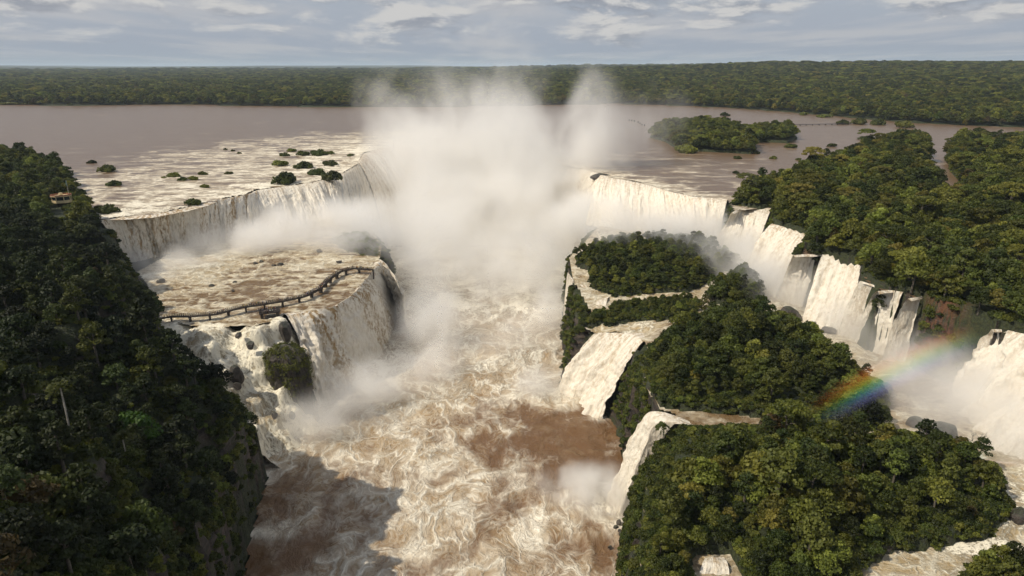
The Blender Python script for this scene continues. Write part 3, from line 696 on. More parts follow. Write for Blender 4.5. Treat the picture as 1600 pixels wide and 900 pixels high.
def tube(pts, radii, seg=7):
    V, Fc = [], []
    pts = [Vector(p) for p in pts]
    for i, p in enumerate(pts):
        d = (pts[min(i+1, len(pts)-1)]-pts[max(i-1, 0)]).normalized()
        x = d.orthogonal().normalized(); y = d.cross(x)
        for k in range(seg):
            a = 2*math.pi*k/seg
            V.append(p + (x*math.cos(a)+y*math.sin(a))*radii[i])
    for i in range(len(pts)-1):
        for k in range(seg):
            Fc.append((i*seg+k, i*seg+(k+1) % seg, (i+1)*seg+(k+1) % seg, (i+1)*seg+k))
    return [tuple(v) for v in V], Fc

def trunk_mesh(name, hgt, rad, seed, mat, limbs=5, spread=3.0, bare=.55):
    rng = random.Random(seed)
    V, Fc = [], []
    def add(p, r):
        v, f = tube(p, r); o = len(V); V.extend(v); Fc.extend([tuple(i+o for i in t) for t in f])
    lean = (rng.uniform(-.5, .5), rng.uniform(-.5, .5))
    P_ = [(lean[0]*k*k, lean[1]*k*k, -1.2+k*(hgt+1.2)) for k in (0, .25, .5, .75, 1)]
    add(P_, [rad*1.35, rad, rad*.85, rad*.6, rad*.22])
    for i in range(limbs):
        a = i*2.4+rng.uniform(-.4, .4); z = hgt*(bare+(.9-bare)*i/max(1, limbs)); k = z/hgt
        s = (lean[0]*k*k, lean[1]*k*k, z); L = spread*rng.uniform(.7, 1.1)
        add([s, (s[0]+math.cos(a)*L*.5, s[1]+math.sin(a)*L*.5, z+L*.35), (s[0]+math.cos(a)*L, s[1]+math.sin(a)*L, z+L*.55)], [rad*.42, rad*.28, rad*.08])
    return mesh_from(name, V, Fc, mat)

# kind: (crown mesh, trunk mesh, words for its look, height)
SHORT = dict(round_dark="rounded dark green tree", lumpy_dark="lumpy-crowned dark green tree", spread_mid="wide spreading mid green tree", round_mid="rounded mid green tree",
             olive="bushy olive green tree", flat="flat-topped green tree", tall="slim tall dark tree", rust="dry brownish tree", shade_round="rounded shade-tinted green tree",
             shade_tall="tall shade-tinted green tree", olive_flat="flat layered yellowish tree", bright="bright yellow-green tree")
KINDS = {}
def kind(key, words, mat, rad, hgt, base, lobes, per, size, shape='dome', bark=None, bare=.45):
    sd_ = 100+len(KINDS)
    KINDS[key] = dict(crown=crown_mesh("crown", mat, rad, hgt, base, lobes, per, size, sd_, shape),
                      trunk=trunk_mesh("trunk", hgt*.8, .22+hgt*.012, sd_, bark or M_BARK, 5, rad*.6, bare), words=words, hgt=hgt, rad=rad)
kind('round_dark', "dense dark green broadleaf tree with a rounded crown", L_DARK, 5.2, 11.5, 2.0, 17, 95, .62)
kind('lumpy_dark', "dark green broadleaf tree with a lumpy uneven crown", L_DARK, 4.4, 13.0, 2.5, 15, 95, .58)
kind('spread_mid', "mid green broadleaf tree with a wide spreading crown", L_MID, 5.8, 11.0, 3.0, 18, 90, .62)
kind('round_mid', "mid green broadleaf tree with a full rounded crown", L_MID, 4.6, 10.5, 1.5, 15, 95, .58)
kind('olive', "olive green tree with a loose bushy crown", L_OLIVE, 4.4, 9.5, 1.0, 15, 85, .60)
kind('flat', "mid green tree with a flat umbrella-like crown", L_MID, 5.4, 13.5, 6.5, 18, 80, .55, 'flat')
kind('tall', "slim dark green tree with a tall narrow crown", L_DARK, 3.2, 14.0, 2.5, 15, 85, .52, 'tall')
kind('rust', "brownish tree with a sparse dry crown", L_RUST, 4.0, 10.0, 3.0, 12, 70, .52)
kind('shade_round', "shade-tinted dark green tree with a rounded crown", L_SHADE, 4.8, 11.0, 1.5, 16, 100, .56)
kind('shade_tall', "shade-tinted dark green tree with a tall lumpy crown", L_SHADE, 4.2, 13.0, 2.0, 15, 100, .54)
kind('olive_flat', "yellowish olive tree with a flat layered crown", L_OLIVE, 5.0, 11.5, 5.0, 16, 80, .56, 'flat')
kind('bright', "bright yellow-green broadleaf tree", L_BRIGHT, 5.0, 11.5, 3.0, 14, 100, .58)
KEYS = list(KINDS)
BUSH = crown_mesh("foliage", L_MID, 2.0, 2.6, 0.0, 8, 70, .42, 900, 'bush')
BUSH2 = crown_mesh("foliage", L_DARK, 2.2, 2.4, 0.0, 9, 70, .42, 901, 'bush')
BUSH_STEM = trunk_mesh("stem", 1.4, .10, 77, M_BARK, 4, .9, .2)

def scatter(poly, space, seed, jit=.8, lim=None):
    rng = np.random.default_rng(seed)
    xs = [p[0] for p in poly]; ys = [p[1] for p in poly]
    x0, x1 = max(min(xs), -900), min(max(xs), 900); y0, y1 = max(min(ys), -80), min(max(ys), 1250)
    X, Y = np.meshgrid(np.arange(x0, x1, space), np.arange(y0, y1, space*.866))
    X = X + (np.arange(X.shape[0]) % 2)[:, None]*space/2
    X = X+rng.uniform(-.5, .5, X.shape)*space*jit; Y = Y+rng.uniform(-.5, .5, X.shape)*space*jit
    k = inside(poly, X, Y)
    return X[k], Y[k]

def in_canyon(x, y): return bool(inside(canyon_xy, np.array([x]), np.array([y]))[0])
KEEP = []      # x, y, radius kept free of trees (buildings, sight to them, rocks)
def kept_clear(x, y): return any((x-a)**2+(y-b)**2 < r*r for a, b, r in KEEP)
TOWER = P(100, 329, 75)
for k in range(7): KEEP.append((TOWER[0]*(1-.02*k), TOWER[1]*(1-.02*k), 10.5))
KEEP.append((*P(1120, 888, 45), 3.0))
TREES = []     # x, y, z, kind, scale, rot, region
def add_trees(poly, region, space, seed, weights, smin=.75, smax=1.25, extra=None, zmin=None, edge=0, gap=0):
    X, Y = scatter(poly, space, seed)
    rng = random.Random(seed)
    Z = height(X, Y)
    ks = list(weights); ws = [weights[k] for k in ks]
    px, py, fw = project(X, Y, Z+8)
    ed = dist_line(poly, X, Y)
    for x, y, z, a, b, f, e in zip(X, Y, Z, px, py, fw, ed):
        if kept_clear(x, y) or e < gap: continue
        if region == 'plateau' and in_canyon(x, y): continue
        es = 1.0 if edge <= 0 else min(1.0, .45+.55*e/edge)
        if f < 30 or a < -160 or a > 1760 or b > 1120: continue
        if zmin is not None and z < zmin: continue
        if extra and not extra(x, y, a, b): continue
        TREES.append((float(x), float(y), float(z)-.3, rng.choices(ks, ws)[0], rng.uniform(smin, smax)*es*(1.38 if rng.random() < .07 else 1.0), rng.uniform(0, 6.28), region))

shade_mix = dict(shade_round=4, shade_tall=3, round_dark=.6, lumpy_dark=.5, rust=.25)  # darker kinds put the cloud shadow on this slope into leaf colour
plateau_mix = dict(round_dark=1.3, lumpy_dark=1.3, spread_mid=2.4, round_mid=2.6, olive=2.6, flat=1.0, olive_flat=1.2, tall=.6, rust=.25)
island_mix = dict(round_dark=4, lumpy_dark=3, round_mid=1.6, spread_mid=.8, tall=.7, olive=.3)
near_mix = dict(round_dark=2.0, lumpy_dark=1.6, round_mid=3, spread_mid=2.2, olive=2.2, tall=.5, rust=.35, flat=.3)
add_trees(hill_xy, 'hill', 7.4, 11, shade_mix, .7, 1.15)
lb_near = [p for p in left_bank]
def vis_left(x, y, a, b): return a > -120 and y < 760
add_trees(lb_near, 'bank', 7.8, 12, dict(shade_round=1, round_dark=3, lumpy_dark=2, spread_mid=1.5, round_mid=2, olive=.6, tall=.4), .75, 1.25, vis_left)
add_trees(right_bank, 'plateau', 7.4, 13, plateau_mix, .55, 1.5)
add_trees(isl_a, 'isle', 7.5, 14, dict(round_mid=2, olive=1, round_dark=2, spread_mid=2, flat=.5), .8, 1.4)
add_trees(isl_b, 'isle', 7.5, 15, dict(round_mid=3, round_dark=2, spread_mid=2), .8, 1.2)
add_trees(isl_c, 'isle', 6.0, 16, dict(round_mid=3, olive=2), .6, .9)
add_trees(RI['main'], 'main', 6.0, 17, island_mix, .45, 1.15, edge=13, gap=3)
add_trees(RI['near'], 'near', 5.6, 18, near_mix, .42, 1.12, edge=13, gap=3, extra=lambda x, y, a, b: not ((1030 < a < 1195 and b < 684) or (b < 800 and a-24 < 1092-.80*(b-680))))
add_trees(RI['mist'], 'mist', 6.0, 19, dict(round_mid=2, round_dark=2, lumpy_dark=1), .35, .75)
add_trees(RI['terrace'], 'terrace', 4.6, 20, dict(round_mid=2, round_dark=2), .25, .45)
add_trees(RI['terrace2'], 'terrace', 4.6, 21, dict(round_dark=2), .22, .4)
add_trees(RI['knoll'], 'knoll', 5.5, 22, dict(round_dark=3, tall=2, round_mid=2), .5, .9)
add_trees(RI['corner'], 'corner', 5.4, 23, near_mix, .5, .8)
add_trees(RI['bushy'], 'bushy', 4.2, 24, dict(round_dark=3), .45, .65)
add_trees(RI['sandbar'], 'sandbar', 4.5, 25, dict(round_mid=2, olive=2), .3, .5)
print("trees", len(TREES))

# undergrowth on every slope and cliff that water does not cover
UND = []
def undergrowth(poly, space, seed, lo=.5, hi=1.3, cond=None):
    X, Y = scatter(poly, space, seed); Z = height(X, Y)
    px, py, fw = project(X, Y, Z)
    rng = np.random.default_rng(seed)
    k = (fw > 30) & (px > -60) & (px < 1660) & (py < 960)
    if cond is not None: k &= cond(X, Y, Z)
    for x, y, z in zip(X[k], Y[k], Z[k]): UND.append((x, y, z-.2, rng.uniform(lo, hi)))
fall_lines = [world_pts(l, z)[0] for l, z in ((BRINK_L, ZU), (BRINK_R[:7], ZU), ([(446, 492), (490, 486), (525, 479), (553, 458), (575, 433), (584, 421), (594, 406)], ZM))]
FALL_FOOT = []
for o in FALLS.values():
    co = np.empty(len(o.data.vertices)*3, np.float32); o.data.vertices.foreach_get('co', co); co = co.reshape(-1, 3)+np.array(o.location)
    FALL_FOOT.append(co[::2, :2])
FALL_FOOT = np.concatenate(FALL_FOOT)
FGRID = set(map(tuple, np.floor(FALL_FOOT/2.0).astype(int)))
def off_falls(X, Y, rng_=(-1, 0, 1)):
    return np.array([not any((int(math.floor(x/2))+i, int(math.floor(y/2))+j) in FGRID for i in rng_ for j in rng_) for x, y in zip(X, Y)], bool)
gyv, gxv = np.gradient(TERR, AY, AX)
AREA = np.sqrt(1+gxv**2+gyv**2)*np.gradient(AX)[None, :]*np.gradient(AY)[:, None]
def slope_growth(mask, per_m2, seed, lo, hi, thr=.0, zlo=4.0):
    """shrubs spread evenly over the true area of the slopes and rock faces"""
    rng = np.random.default_rng(seed)
    pxg, pyg, fwg = project(GX, GY, TERR)
    mk = mask & core & (fwg > 30) & (fwg < 800) & (pxg > -60) & (pxg < 1660) & (pyg < 960) & (TERR > zlo)
    jj, ii = np.nonzero(mk)
    cnt = rng.poisson(np.minimum(AREA[jj, ii], 40)*per_m2)
    jj = np.repeat(jj, cnt); ii = np.repeat(ii, cnt)
    x = GX[jj, ii]+rng.uniform(-.5, .5, len(jj))*1.7; y = GY[jj, ii]+rng.uniform(-.5, .5, len(jj))*1.7
    z = height(x, y)
    pch = fbm(x/8+z/13, y/8-z/9, seed+5, 3)
    k = (pch > thr) & off_falls(x, y) & (z > zlo)
    for a_, b_, c_ in zip(x[k], y[k], z[k]): UND.append((a_, b_, c_-.3, rng.uniform(lo, hi)))
slope_growth(free & (GX < 0), .10, 31, .5, 1.2, .47)
slope_growth(free & (GX > 0) & (GX < 95) & (GY < 560), .26, 32, .5, 1.2, .36)
slope_growth(free & (GX >= 95), .26, 34, .5, 1.3, .38)
slope_growth(in_hum, .3, 35, .4, .8, .3)
slope_growth(in_hill, .10, 36, .6, 1.4)
def edge_cond(X, Y, Z):
    return off_falls(X, Y)
for i, k in enumerate(('main', 'near', 'mist', 'terrace', 'terrace2', 'knoll', 'sandbar', 'bushy', 'corner')):
    undergrowth(RI[k], 3.0, 40+i, .5, 1.1, edge_cond)
    undergrowth(RI[k], 1.9, 70+i, .4, .9, lambda X, Y, Z, k=k: (dist_line(RI[k], X, Y) < 7) & off_falls(X, Y))
for i, b_ in enumerate((right_bank, left_bank)):
    undergrowth(b_, 2.6, 90+i, .6, 1.3, lambda X, Y, Z, b_=b_: (dist_line(b_, X, Y) < 13) & off_falls(X, Y, (0,)) & (Y < 720) & (Z > 74.5) & ~inside(canyon_xy, X, Y))
print("undergrowth", len(UND))

# individual trees: the ones that show largest
def seen_size(t):
    px, py, fw = project(t[0], t[1], t[2]+KINDS[t[3]]['hgt']*t[4]*.7)
    if px < -5 or px > 1605 or py > 905: return 0
    return KINDS[t[3]]['rad']*t[4]/fw
order = sorted(range(len(TREES)), key=lambda i: -seen_size(TREES[i]))
N_IND = 285
IND = order[:N_IND]; REST = [i for i in range(len(TREES)) if i not in set(IND)]
SRC = {}
TREE_OBJS = []
def plant(t, label, group=None, name="tree"):
    x, y, z, k, s, r, reg = t
    o = bpy.data.objects.new(name, None); COL.objects.link(o); o.location = (x, y, z); o.rotation_euler = (0, 0, r); o.scale = (s, s, s)
    o.empty_display_size = .5
    o['label'] = label; o['category'] = 'tree'
    if group: o['group'] = group
    tr = link("trunk", KINDS[k]['trunk'], o); cr = link("crown", KINDS[k]['crown'], o)
    SRC.setdefault(k, cr)
    return o
for i in IND:
    t = TREES[i]
    TREE_OBJS.append((plant(t, KINDS[t[3]]['words'], "forest trees on the banks and islands"), t))
for k in KEYS:
    if k not in SRC:
        j = next((i for i in REST if TREES[i][3] == k), None)
        if j is None:
            j = REST[0]; t = list(TREES[j]); t[3] = k; TREES[j] = tuple(t)
        REST.remove(j); TREE_OBJS.append((plant(TREES[j], KINDS[k]['words'], "forest trees on the banks and islands"), TREES[j]))

# the rest of a wood: one object that repeats those crowns
def wood(name, pts, keys_src, **props):
    """pts: rows of x, y, z, crown index, scale xy, scale z, turn"""
    A = np.array(pts, np.float32)
    me = bpy.data.meshes.new(name); me.vertices.add(len(A)); me.vertices.foreach_set('co', A[:, :3].ravel())
    for nm, arr in (('pick', A[:, 3]),):
        at = me.attributes.new(nm, 'INT', 'POINT'); at.data.foreach_set('value', arr.astype(np.int32))
    at = me.attributes.new('size', 'FLOAT_VECTOR', 'POINT'); at.data.foreach_set('vector', np.stack([A[:, 4], A[:, 4], A[:, 5]], 1).astype(np.float32).ravel())
    at = me.attributes.new('turn', 'FLOAT_VECTOR', 'POINT'); at.data.foreach_set('vector', np.stack([A[:, 6]*0, A[:, 6]*0, A[:, 6]], 1).astype(np.float32).ravel())
    o = link(name, me, **props)
    g = bpy.data.node_groups.new(name, 'GeometryNodeTree')
    g.interface.new_socket('Geometry', in_out='INPUT', socket_type='NodeSocketGeometry'); g.interface.new_socket('Geometry', in_out='OUTPUT', socket_type='NodeSocketGeometry')
    n = NB(g)
    gi = n.new('NodeGroupInput'); go = n.new('NodeGroupOutput')
    join = n.new('GeometryNodeGeometryToInstance')
    for s in reversed(keys_src):
        oi = n.new('GeometryNodeObjectInfo'); oi.inputs['Object'].default_value = s; oi.transform_space = 'ORIGINAL'
        n.l.new(oi.outputs['Geometry'], join.inputs[0])
    ip = n.new('GeometryNodeInstanceOnPoints')
    n.l.new(gi.outputs[0], ip.inputs['Points']); n.l.new(join.outputs[0], ip.inputs['Instance'])
    ip.inputs['Pick Instance'].default_value = True
    def na(nm, typ):
        a = n.new('GeometryNodeInputNamedAttribute', data_type=typ); a.inputs['Name'].default_value = nm
        return a.outputs['Attribute']
    n.l.new(na('pick', 'INT'), ip.inputs['Instance Index']); n.l.new(na('size', 'FLOAT_VECTOR'), ip.inputs['Scale'])
    n.l.new(na('turn', 'FLOAT_VECTOR'), ip.inputs['Rotation'])
    n.l.new(ip.outputs[0], go.inputs[0])
    md = o.modifiers.new("scatter", 'NODES'); md.node_group = g
    return o
SRCS = [SRC[k] for k in KEYS]
wood("forest_trees", [(t[0], t[1], t[2], KEYS.index(t[3]), t[4], t[4], t[5]) for t in (TREES[i] for i in REST)], SRCS, kind="stuff",
     label="smaller and farther trees filling the forest on the banks and islands")

# far forest beyond the river
far_pts = []
rng = np.random.default_rng(77)
d = 1150.0
while d < 11000:
    sp = max(10.0, d*.0062)
    n = int(1.62*d/sp)
    th = (np.arange(n)+rng.uniform(0, 1, n))/n*1.62-.81
    r = d+rng.uniform(-.5, .5, n)*sp
    X = np.sin(th)*r; Y = np.cos(th)*r
    k = inside(far_bank, X, Y)
    X, Y, r = X[k], Y[k], r[k]
    Z = height(X, Y)
    s = sp/7.6*rng.uniform(.75, 1.3, len(X))
    sz_ = np.minimum(s, 1.25+ .15*s)*rng.uniform(.65, 1.45, len(X))
    pk = rng.choice([0, 1, 2, 3, 0, 1, 2, 3, 4, 5, 10, 7], len(X))
    far_pts += list(zip(X, Y, Z-1, pk, s, sz_, rng.uniform(0, 6.28, len(X))))
    d += sp*.85
print("far", len(far_pts))
wood("far_forest", far_pts, SRCS, kind="stuff", label="continuous rainforest on the far river banks")

# ---------------------------------------------------------------- shrubs standing in the rivers
def at_px(px, py, z):
    x, y = P(px, py, z); return x, y, project(x, y, z)[2]
SHRUBS = [  # px, py of the foot, width in px, label
    (143, 255, 13, "small low shrub alone in calm river water near the left forest tip"),
    (168, 268, 27, "dark bushy shrub in the river, largest of those near the left forest tip"),
    (178, 290, 22, "flat shrub in the rapids below the dark bushy shrub"),
    (166, 333, 38, "big round shrub at the very lip of the left waterfall near the lookout"),
    (127, 300, 12, "slender little tree in the shallows right behind the lookout"),
    (272, 276, 20, "upright shrub in the left rapids, leftmost of a row of three"),
    (285, 282, 15, "middle shrub of the row of three in the left rapids"),
    (302, 281, 17, "right shrub of the row of three in the left rapids"),
    (256, 278, 8, "tiny shrub just left of the row of three in the rapids"),
    (317, 273, 14, "faint low shrub behind the row of three in the rapids"),
    (358, 272, 13, "low shrub alone in the middle of the left rapids"),
    (320, 293, 15, "small round shrub between the row of three and the waterfall lip"),
    (302, 320, 27, "tall leaning shrub on the brink of the ragged brown waterfall"),
    (444, 244, 16, "small shrub at the far left of the upper shrub line near the white brink"),
    (438, 259, 25, "squat shrub in front of the upper shrub line"),
    (456, 237, 15, "narrow shrub in the upper shrub line over the far rapids"),
    (474, 243, 21, "rounded shrub in the middle of the upper shrub line"),
    (498, 243, 26, "wide shrub near the right end of the upper shrub line"),
    (516, 241, 14, "last small shrub at the right end of the upper shrub line"),
    (474, 263, 28, "bushy shrub above the big dark shrub of the left brink"),
    (446, 287, 46, "largest dark shrub of the left brink, spreading over the broad curtain"),
    (496, 273, 28, "shrub on a rock upstream of the streaked curtain"),
    (519, 281, 36, "dark trailing shrub hanging at the lip of the streaked curtain"),
    (516, 259, 24, "light shrub in white water above the streaked curtain"),
    (548, 244, 12, "small shrub on the far lip close to the brown far curtain"),
    (352, 234, 7, "tiny dark shrub far out in the left river, left of a close pair"),
    (364, 236, 7, "tiny dark shrub far out in the left river, right of a close pair"),
    (374, 240, 8, "tiny shrub in open water just nearer than the close pair"),
    (1072, 239, 36, "wide shrub at the near left corner of the wooded river island"),
    (1208, 248, 12, "small dark shrub alone in smooth water below the wooded islands"),
    (1236, 231, 19, "round shrub just below the smaller wooded island"),
    (1248, 250, 10, "tiny shrub in smooth water near the right forest"),
    (1276, 252, 14, "faint low shrub touching the right forest's river edge"),
    (1300, 229, 15, "upright shrub on the line of foaming water right of the smaller island"),
    (1312, 238, 14, "low shrub just below the line of foaming water"),
    (1332, 237, 25, "tall pale green shrub beside the right forest's tip"),
    (1355, 218, 30, "long low shrub bed behind the right forest's tip"),
    (1405, 218, 40, "dark shrub thicket standing in the flooded inlet's mouth"),
    (1316, 194, 18, "dark low shrub near the far bank, left of a neighbouring pair"),
    (1342, 194, 24, "dark rounded shrub near the far bank, right of a neighbouring pair"),
    (1372, 195, 23, "broad dark shrub mass close to the far bank"),
    (1412, 199, 28, "bright green shrub close to the far bank"),
    (1530, 207, 21, "round green shrub alone between far bank and right forest"),
    (1442, 208, 8, "lone little tree in the river before the flooded inlet"),
    (1508, 203, 8, "tiny tree alone in the river toward the right edge"),
    (1152, 248, 13, "small green shrub below the wooded island"),
    (1178, 240, 17, "dark round shrub at the near right corner of the wooded island"),
    (1150, 271, 11, "tiny dark shrub above the long cream waterfall"),
    (1188, 270, 10, "tiny flat-topped tree in the river above the forest corner"),
    (1133, 181, 14, "small dark tree at the far tip of the wooded island"),
    (1256, 180, 14, "tiny low shrub near the far bank, farthest left"),
    (1288, 183, 26, "low strip of shrub along the far bank"),
    (30, 163, 70, "low flooded shrub strip along the far left shore"),
    (110, 165, 10, "tiny shrub islet off the far left shore"),
    (180, 162, 40, "low shrub strip before the far left forest"),
]
for px, py, w, lab in SHRUBS:
    x, y, fw = at_px(px, py, ZU)
    rad = w/F*fw/2; s = rad/2.05
    o = bpy.data.objects.new("shrub", None); COL.objects.link(o); o.location = (x, y, ZU-.25)
    flat = 1.0 if w < 50 else .35
    lowstrip = .45 if ('strip' in lab or 'bed' in lab) else 1.0
    o.scale = (s, s*(1 if w < 33 else .75), s*.95*flat*lowstrip); o.rotation_euler = (0, 0, px*.7 % 6.28)
    if lowstrip < 1: o.rotation_euler = (0, 0, 0)
    o['label'] = lab; o['category'] = 'shrub'; o['group'] = 'shrubs standing in the river above the falls'
    link("foliage", BUSH2 if ('dark' in lab or px % 2) else BUSH, o); link("stem", BUSH_STEM, o)
bush_src = [next(o for o in COL.objects if o.name.startswith('foliage') and o.data is b) for b in (BUSH, BUSH2)]
rng = np.random.default_rng(5)
wood("undergrowth", [(u[0], u[1], u[2], rng.integers(0, 2), u[3], u[3]*rng.uniform(.8, 1.3), rng.uniform(0, 6.28)) for u in UND], bush_src, kind="stuff")

# ---------------------------------------------------------------- rocks
def rock_mat():
    m, nb, out = material("wet_basalt")
    pos = nb.new('ShaderNodeNewGeometry').outputs['Position']; nz = nb.new('ShaderNodeSeparateXYZ', {0: nb.new('ShaderNodeNewGeometry').outputs['Normal']}).outputs[2]
    n = nb.noise(pos, .55, 6, .65); n2_ = nb.noise(pos, 2.2, 4, .6)
    c = nb.mix(nb.ramp(n, .3, .7), (.018, .015, .013), (.085, .068, .055))
    c = nb.mix(nb.ramp(nb.m('ADD', nb.m('MULTIPLY', nz, .6), n2_), .85, 1.15, 0, .6), c, (.03, .045, .012))
    bmp = nb.new('ShaderNodeBump', {'Height': nb.m('ADD', n, nb.m('MULTIPLY', n2_, .4)), 'Strength': .9, 'Distance': .7})
    b = nb.new('ShaderNodeBsdfPrincipled', {'Base Color': c, 'Roughness': .45, 'Normal': bmp.outputs[0]})
    nb.l.new(b.outputs[0], out.inputs[0]); return m
M_ROCK = rock_mat()
def rock_mesh(seed, sub=3):
    bm = bmesh.new(); bmesh.ops.create_icosphere(bm, subdivisions=sub, radius=1.0)
    r = random.Random(seed)
    planes = [(Vector((r.gauss(0, 1), r.gauss(0, 1), r.gauss(0, .7))).normalized(), r.uniform(.55, .85)) for _ in range(11)]
    for v in bm.verts:
        for nrm, dd in planes:
            k = v.co.dot(nrm)
            if k > dd: v.co -= nrm*(k-dd)*.9
        q = v.co*2.4
        v.co *= 1+.22*(float(fbm(q.x+seed, q.y+q.z*1.7, seed, 3))-.5)
    me = bpy.data.meshes.new("rock"); bm.to_mesh(me); bm.free()
    for p in me.polygons: p.use_smooth = False
    me.materials.append(M_ROCK); return me
ROCKS = [rock_mesh(i+3) for i in range(6)]
def rock(px, py, w, label, z=ZM, hz=.7, k=0, group=None, loc=None, dep=.8):
    if loc is None:
        x, y, fw = at_px(px, py, z)
    else:
        x, y = loc; fw = project(x, y, z)[2]
    r = w/F*fw/2*1.12
    o = link("rock", ROCKS[(int(px)+k) % 6], loc=(x, y, z+r*hz*.25))
    o.scale = (r, r*dep, r*hz); o.rotation_euler = (0, 0, (px*1.3+k) % 6.28)
    o['label'] = label; o['category'] = 'rock'
    if group: o['group'] = group
    return o
SH = "rocks breaking the foam of the walkway shelf"
for px, py, w, lab in [
    (399, 413, 9, "small dark rock in the shelf rapids, left of a loose pair under the mist"), (408, 410, 8, "small dark rock touching the mist, right of a loose pair"),
    (428, 416, 9, "dark rock on the shelf, left half of a tight pair"), (438, 415, 10, "dark rock on the shelf, right half of a tight pair"),
    (499, 394, 11, "rounded rock in mist near the dark overgrown shelf corner"), (530, 411, 11, "lone dark rock just behind the walkway's far end"),
    (331, 448, 9, "flat wet rock in the middle of the shelf rapids"), (367, 442, 7, "small rock in calmer brown water on the shelf"),
    (364, 455, 6, "tiny rock in calmer brown water nearest the walkway"), (252, 441, 13, "dark rock in shade by the left forest edge of the shelf")]:
    rock(px, py, w, lab, group=SH)
for px, py, w, z, hz, lab in [
    (264, 541, 19, 41.5, .7, "dark boulder in shaded rapids beside the left forest"), (274, 527, 7, 43, .8, "small boulder just above the dark boulder by the left forest"),
    (373, 526, 13, 43, .8, "brown boulder at the top of the rapids under the viewing platform"), (370, 590, 24, 32, 1.3, "tall mossy boulder standing alone in the middle of the rapids"),
    (372, 604, 13, 28, 1.0, "dark boulder at the foot of the tall mossy boulder"), (374, 652, 17, 19, .9, "rounded boulder low in the rapids near the cliff"),
    (429, 652, 14, 13, 1.0, "dark boulder half under foam below the outcrop"), (456, 651, 13, 10, 1.0, "dark boulder at the rapids' foot under the outcrop"),
    (392, 541, 15, 40, .9, "mossy boulder just left of the big dark outcrop"), (446, 522, 22, 42, 1.6, "steep grass-topped rock at the fall's lip under the viewing platform")]:
    rock(px, py, w, lab, z=z, hz=hz, group="boulders in the steep rapids")
for px, py, w, z, hz, lab in [
    (1295, 519, 26, 45, .6, "grey boulder in foam at the foot of the lacy waterfall"), (1234, 500, 40, 45, .8, "large dark rock in mist at the foot of the two-lobed waterfall"),
    (1468, 688, 62, 45, .7, "largest mist-veiled boulder in the right channel, beside the bare tree"), (1592, 690, 40, 47, .9, "angular boulder at the photo's right edge in the spray"),
    (1428, 663, 30, 45, .6, "blurred boulder in mist left of the largest boulder"), (1160, 432, 26, 45, .8, "rounded dark rock in mist between knoll and falls"),
    (1178, 446, 40, 45, .7, "broad low rock in mist right beside the wooded knoll"), (1002, 392, 26, 46, .8, "domed dark rock at the back of the misty island"),
    (1150, 392, 30, 46, .8, "domed dark rock at the right back corner of the misty island"), (1590, 810, 34, 45, .8, "dark rock in foam at the right edge by the near island")]:
    rock(px, py, w, lab, z=z, hz=hz)
o = rock(937, 280, 34, "moss-topped rock splitting the falls right of the spray plume", z=71, hz=.42, dep=.6)
for i, (px, py, w) in enumerate([(967, 818, 11), (986, 814, 13), (993, 822, 14), (962, 825, 9), (975, 836, 16), (988, 836, 17), (991, 850, 17), (980, 856, 12), (968, 830, 8), (953, 856, 8), (967, 868, 9), (977, 868, 11), (996, 868, 15), (984, 826, 10)]):
    rock(px, py, w, "black boulder in the heap below the tall creek waterfall", z=0.6, hz=.8, k=i, group="black boulders heaped below the creek waterfall")

